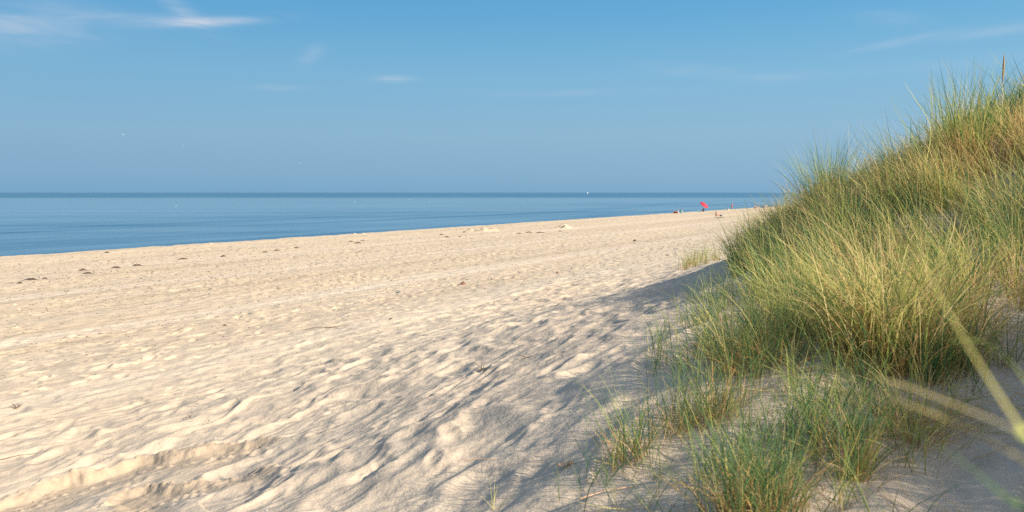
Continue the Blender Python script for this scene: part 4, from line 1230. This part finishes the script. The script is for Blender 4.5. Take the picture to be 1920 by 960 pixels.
o = gull(343, 30, 380, R(10), .2, 'single dark looking bird high under the wispy cloud')

def buoy(px, py, label, s=1.0, white=True):
    v = ray(px, py); k = -ZC / v[2]; x, y = v[0] * k, v[1] * k
    root = empty('buoy', (x, y, 0)); tag(root, label, 'buoy', 'white buoys off the beach'); 
    root.scale = (s * .36,) * 3
    rings([((0, 0, -.2), .25, .25), ((0, 0, .0), .42, .42), ((0, 0, .3), .42, .42), ((0, 0, .55), .2, .2), ((0, 0, .95), .07, .07), ((0, 0, 1.0), .02, .02)], M_WHITE, 'float', root)
    rings([((0, 0, .06), .435, .435), ((0, 0, .16), .435, .435)], M_RED, 'band', root, False)
buoy(330, 386, 'small white buoy floating nearest the beach', .8)
buoy(665, 379.5, 'white buoy floating alone before the middle of the sea', 1.0)
buoy(767, 374.5, 'white buoy, seaward one of the far pair', 1.3)
buoy(806, 379, 'white buoy, inland one of the far pair', 1.0)

# ------------------------------------------------------------------ light, sky
SUN_AZ, SUN_EL = R(118), R(31)      # clockwise from the view direction
sd = bpy.data.lights.new('sun', 'SUN'); so = bpy.data.objects.new('sun', sd); COL.objects.link(so)
sd.energy = 4.0; sd.angle = R(0.53); sd.color = (1.0, .92, .81)
dirv = np.array([math.sin(SUN_AZ) * math.cos(SUN_EL), math.cos(SUN_AZ) * math.cos(SUN_EL), math.sin(SUN_EL)])
so.location = tuple(dirv * 60)
from mathutils import Vector
so.rotation_euler = Vector(tuple(-dirv)).to_track_quat('-Z', 'Y').to_euler()

world = bpy.data.worlds.new('World'); SC.world = world; world.use_nodes = True
nt = world.node_tree
for n in list(nt.nodes): nt.nodes.remove(n)
out = nt.nodes.new('ShaderNodeOutputWorld'); bg = nt.nodes.new('ShaderNodeBackground')
sky = nt.nodes.new('ShaderNodeTexSky'); sky.sky_type = 'NISHITA'; sky.sun_disc = False
sky.sun_elevation = SUN_EL; sky.sun_rotation = SUN_AZ
sky.altitude = 0; sky.air_density = 1.0; sky.dust_density = 1.0; sky.ozone_density = 1.0
tc = N(nt, 'TexCoord')
dirn = tc.outputs['Generated']
sep = N(nt, 'SeparateXYZ'); nt.links.new(dirn, sep.inputs[0])
azi = mth(nt, 'MULTIPLY', mth(nt, 'ARCTAN2', sep.outputs[0], sep.outputs[1]), 180 / math.pi)
ele = mth(nt, 'MULTIPLY', mth(nt, 'ARCSINE', sep.outputs[2]), 180 / math.pi)
cv = N(nt, 'CombineXYZ'); nt.links.new(azi, cv.inputs[0]); nt.links.new(ele, cv.inputs[1])
wis = noise(nt, mapping(nt, cv.outputs[0], (.10, .75, 1), (0, 0, R(-7)), (3.1, .4, 0)), 1.0, 7, .58, 1.2)
wis = ramp(nt, wis, [(.30, 0.0), (.64, 1.0)])
# (azimuth, elevation, half widths, tilt, strength): the few wisps of high cloud
CL = [(-20.0, 11.15, 3.6, .26, 7, .55), (-25, 10.9, 4.5, .35, 3, .26), (-31, 10.2, 3.6, 1.3, 10, .26), (-23, 12.4, 2.5, .5, -35, .30), (-8.4, 7.9, 1.3, .22, 0, .40), (-14, 9.3, .9, .5, 30, .22), (-16.5, 7.1, 1.8, .18, 0, .22),
      (25.6, 9.5, 2.6, .22, 8, .32), (25, 11.0, 2, .5, -10, .10), (31, 9.7, 3, .3, 3, .26), (31, 7.9, 6, .4, 0, .18), (12.3, 8.4, 3, .4, -4, .18), (18, 7.7, 3, .3, 0, .14), (4, 7, 7, .25, 0, .10), (-29, 9.5, 6, .6, 0, .10),
      (-48, 10, 9, 1.6, 0, .5), (50, 12, 9, 1.2, 0, .4), (-20, 20, 14, 1.5, 6, .4), (20, 24, 12, 1.5, -8, .35), (90, 14, 20, 2, 0, .3), (-100, 12, 20, 1.6, 0, .4), (170, 10, 25, 2, 0, .3)]
cl = None
for ca_, ce_, wa_, we_, tl_, st_ in CL:
    dx = mth(nt, 'SUBTRACT', azi, ca_); dy = mth(nt, 'SUBTRACT', ele, ce_)
    c_, s_ = math.cos(R(tl_)), math.sin(R(tl_))
    p = mth(nt, 'ADD', mth(nt, 'MULTIPLY', dx, c_ / wa_), mth(nt, 'MULTIPLY', dy, s_ / wa_))
    q = mth(nt, 'ADD', mth(nt, 'MULTIPLY', dx, -s_ / we_), mth(nt, 'MULTIPLY', dy, c_ / we_))
    d2 = mth(nt, 'ADD', mth(nt, 'MULTIPLY', p, p), mth(nt, 'MULTIPLY', q, q))
    g_ = mth(nt, 'MULTIPLY', mth(nt, 'EXPONENT', mth(nt, 'MULTIPLY', d2, -1.0)), st_)
    cl = g_ if cl is None else mth(nt, 'ADD', cl, g_)
cl = mth(nt, 'MULTIPLY', mth(nt, 'MULTIPLY', cl, 1.5), wis, clamp=True)
EXPO = 1.07; SKY = 0.125
def lin(c): return tuple((((v / 255) + .055) / 1.055) ** 2.4 / (SKY * 2 ** EXPO) for v in c)
# clear sea air low over the horizon: the band of sky under about twenty degrees
elev = mth(nt, 'MULTIPLY', mth(nt, 'ARCSINE', sep.outputs[2]), 180 / math.pi)
stops = [(-1, (127, 170, 202)), (0.0, (130, 173, 204)), (1.2, (140, 180, 208)), (4, (147, 187, 213)), (8, (133, 186, 218)), (12, (108, 174, 217)), (14, (99, 168, 215)), (30, (62, 130, 195))]
e01 = mth(nt, 'DIVIDE', mth(nt, 'ADD', elev, 1.0), 31.0, clamp=True)
low = N(nt, 'ValToRGB'); nt.links.new(e01, low.inputs[0])
while len(low.color_ramp.elements) < len(stops): low.color_ramp.elements.new(.5)
for e_, (p_, c_) in zip(low.color_ramp.elements, stops):
    e_.position = (p_ + 1) / 31.0; e_.color = (*lin(c_), 1)
up = ramp(nt, mth(nt, 'DIVIDE', elev, 60.0), [(.22, 0.0), (.75, 1.0)], 'EASE')
base_sky = mixc(nt, up, low.outputs[0], sky.outputs[0])
# a little deeper blue away from the sun
az = N(nt, 'VectorMath', operation='DOT_PRODUCT'); nt.links.new(dirn, az.inputs[0]); az.inputs[1].default_value = (math.sin(SUN_AZ), math.cos(SUN_AZ), 0)
gain = N(nt, 'MapRange', ins={'From Min': -1.0, 'From Max': .3, 'To Min': .90, 'To Max': 1.03}); nt.links.new(az.outputs['Value'], gain.inputs[0])
gc = N(nt, 'CombineColor'); 
nt.links.new(mth(nt, 'POWER', gain.outputs[0], 1.5), gc.inputs[0]); nt.links.new(gain.outputs[0], gc.inputs[1]); nt.links.new(mth(nt, 'POWER', gain.outputs[0], .6), gc.inputs[2])
base_sky = mixc(nt, 1.0, base_sky, gc.outputs[0], 'MULTIPLY')
skc = mixc(nt, cl, base_sky, lin((200, 211, 227)))
nt.links.new(skc, bg.inputs[0]); bg.inputs[1].default_value = SKY
nt.links.new(bg.outputs[0], out.inputs[0])

SC.view_settings.view_transform = 'Standard'
SC.view_settings.look = 'None'
SC.view_settings.exposure = EXPO
SC.view_settings.gamma = 1
SC.cycles.max_bounces = 6; SC.cycles.diffuse_bounces = 3; SC.cycles.transmission_bounces = 2; SC.cycles.glossy_bounces = 2
SC.cycles.use_denoising = False
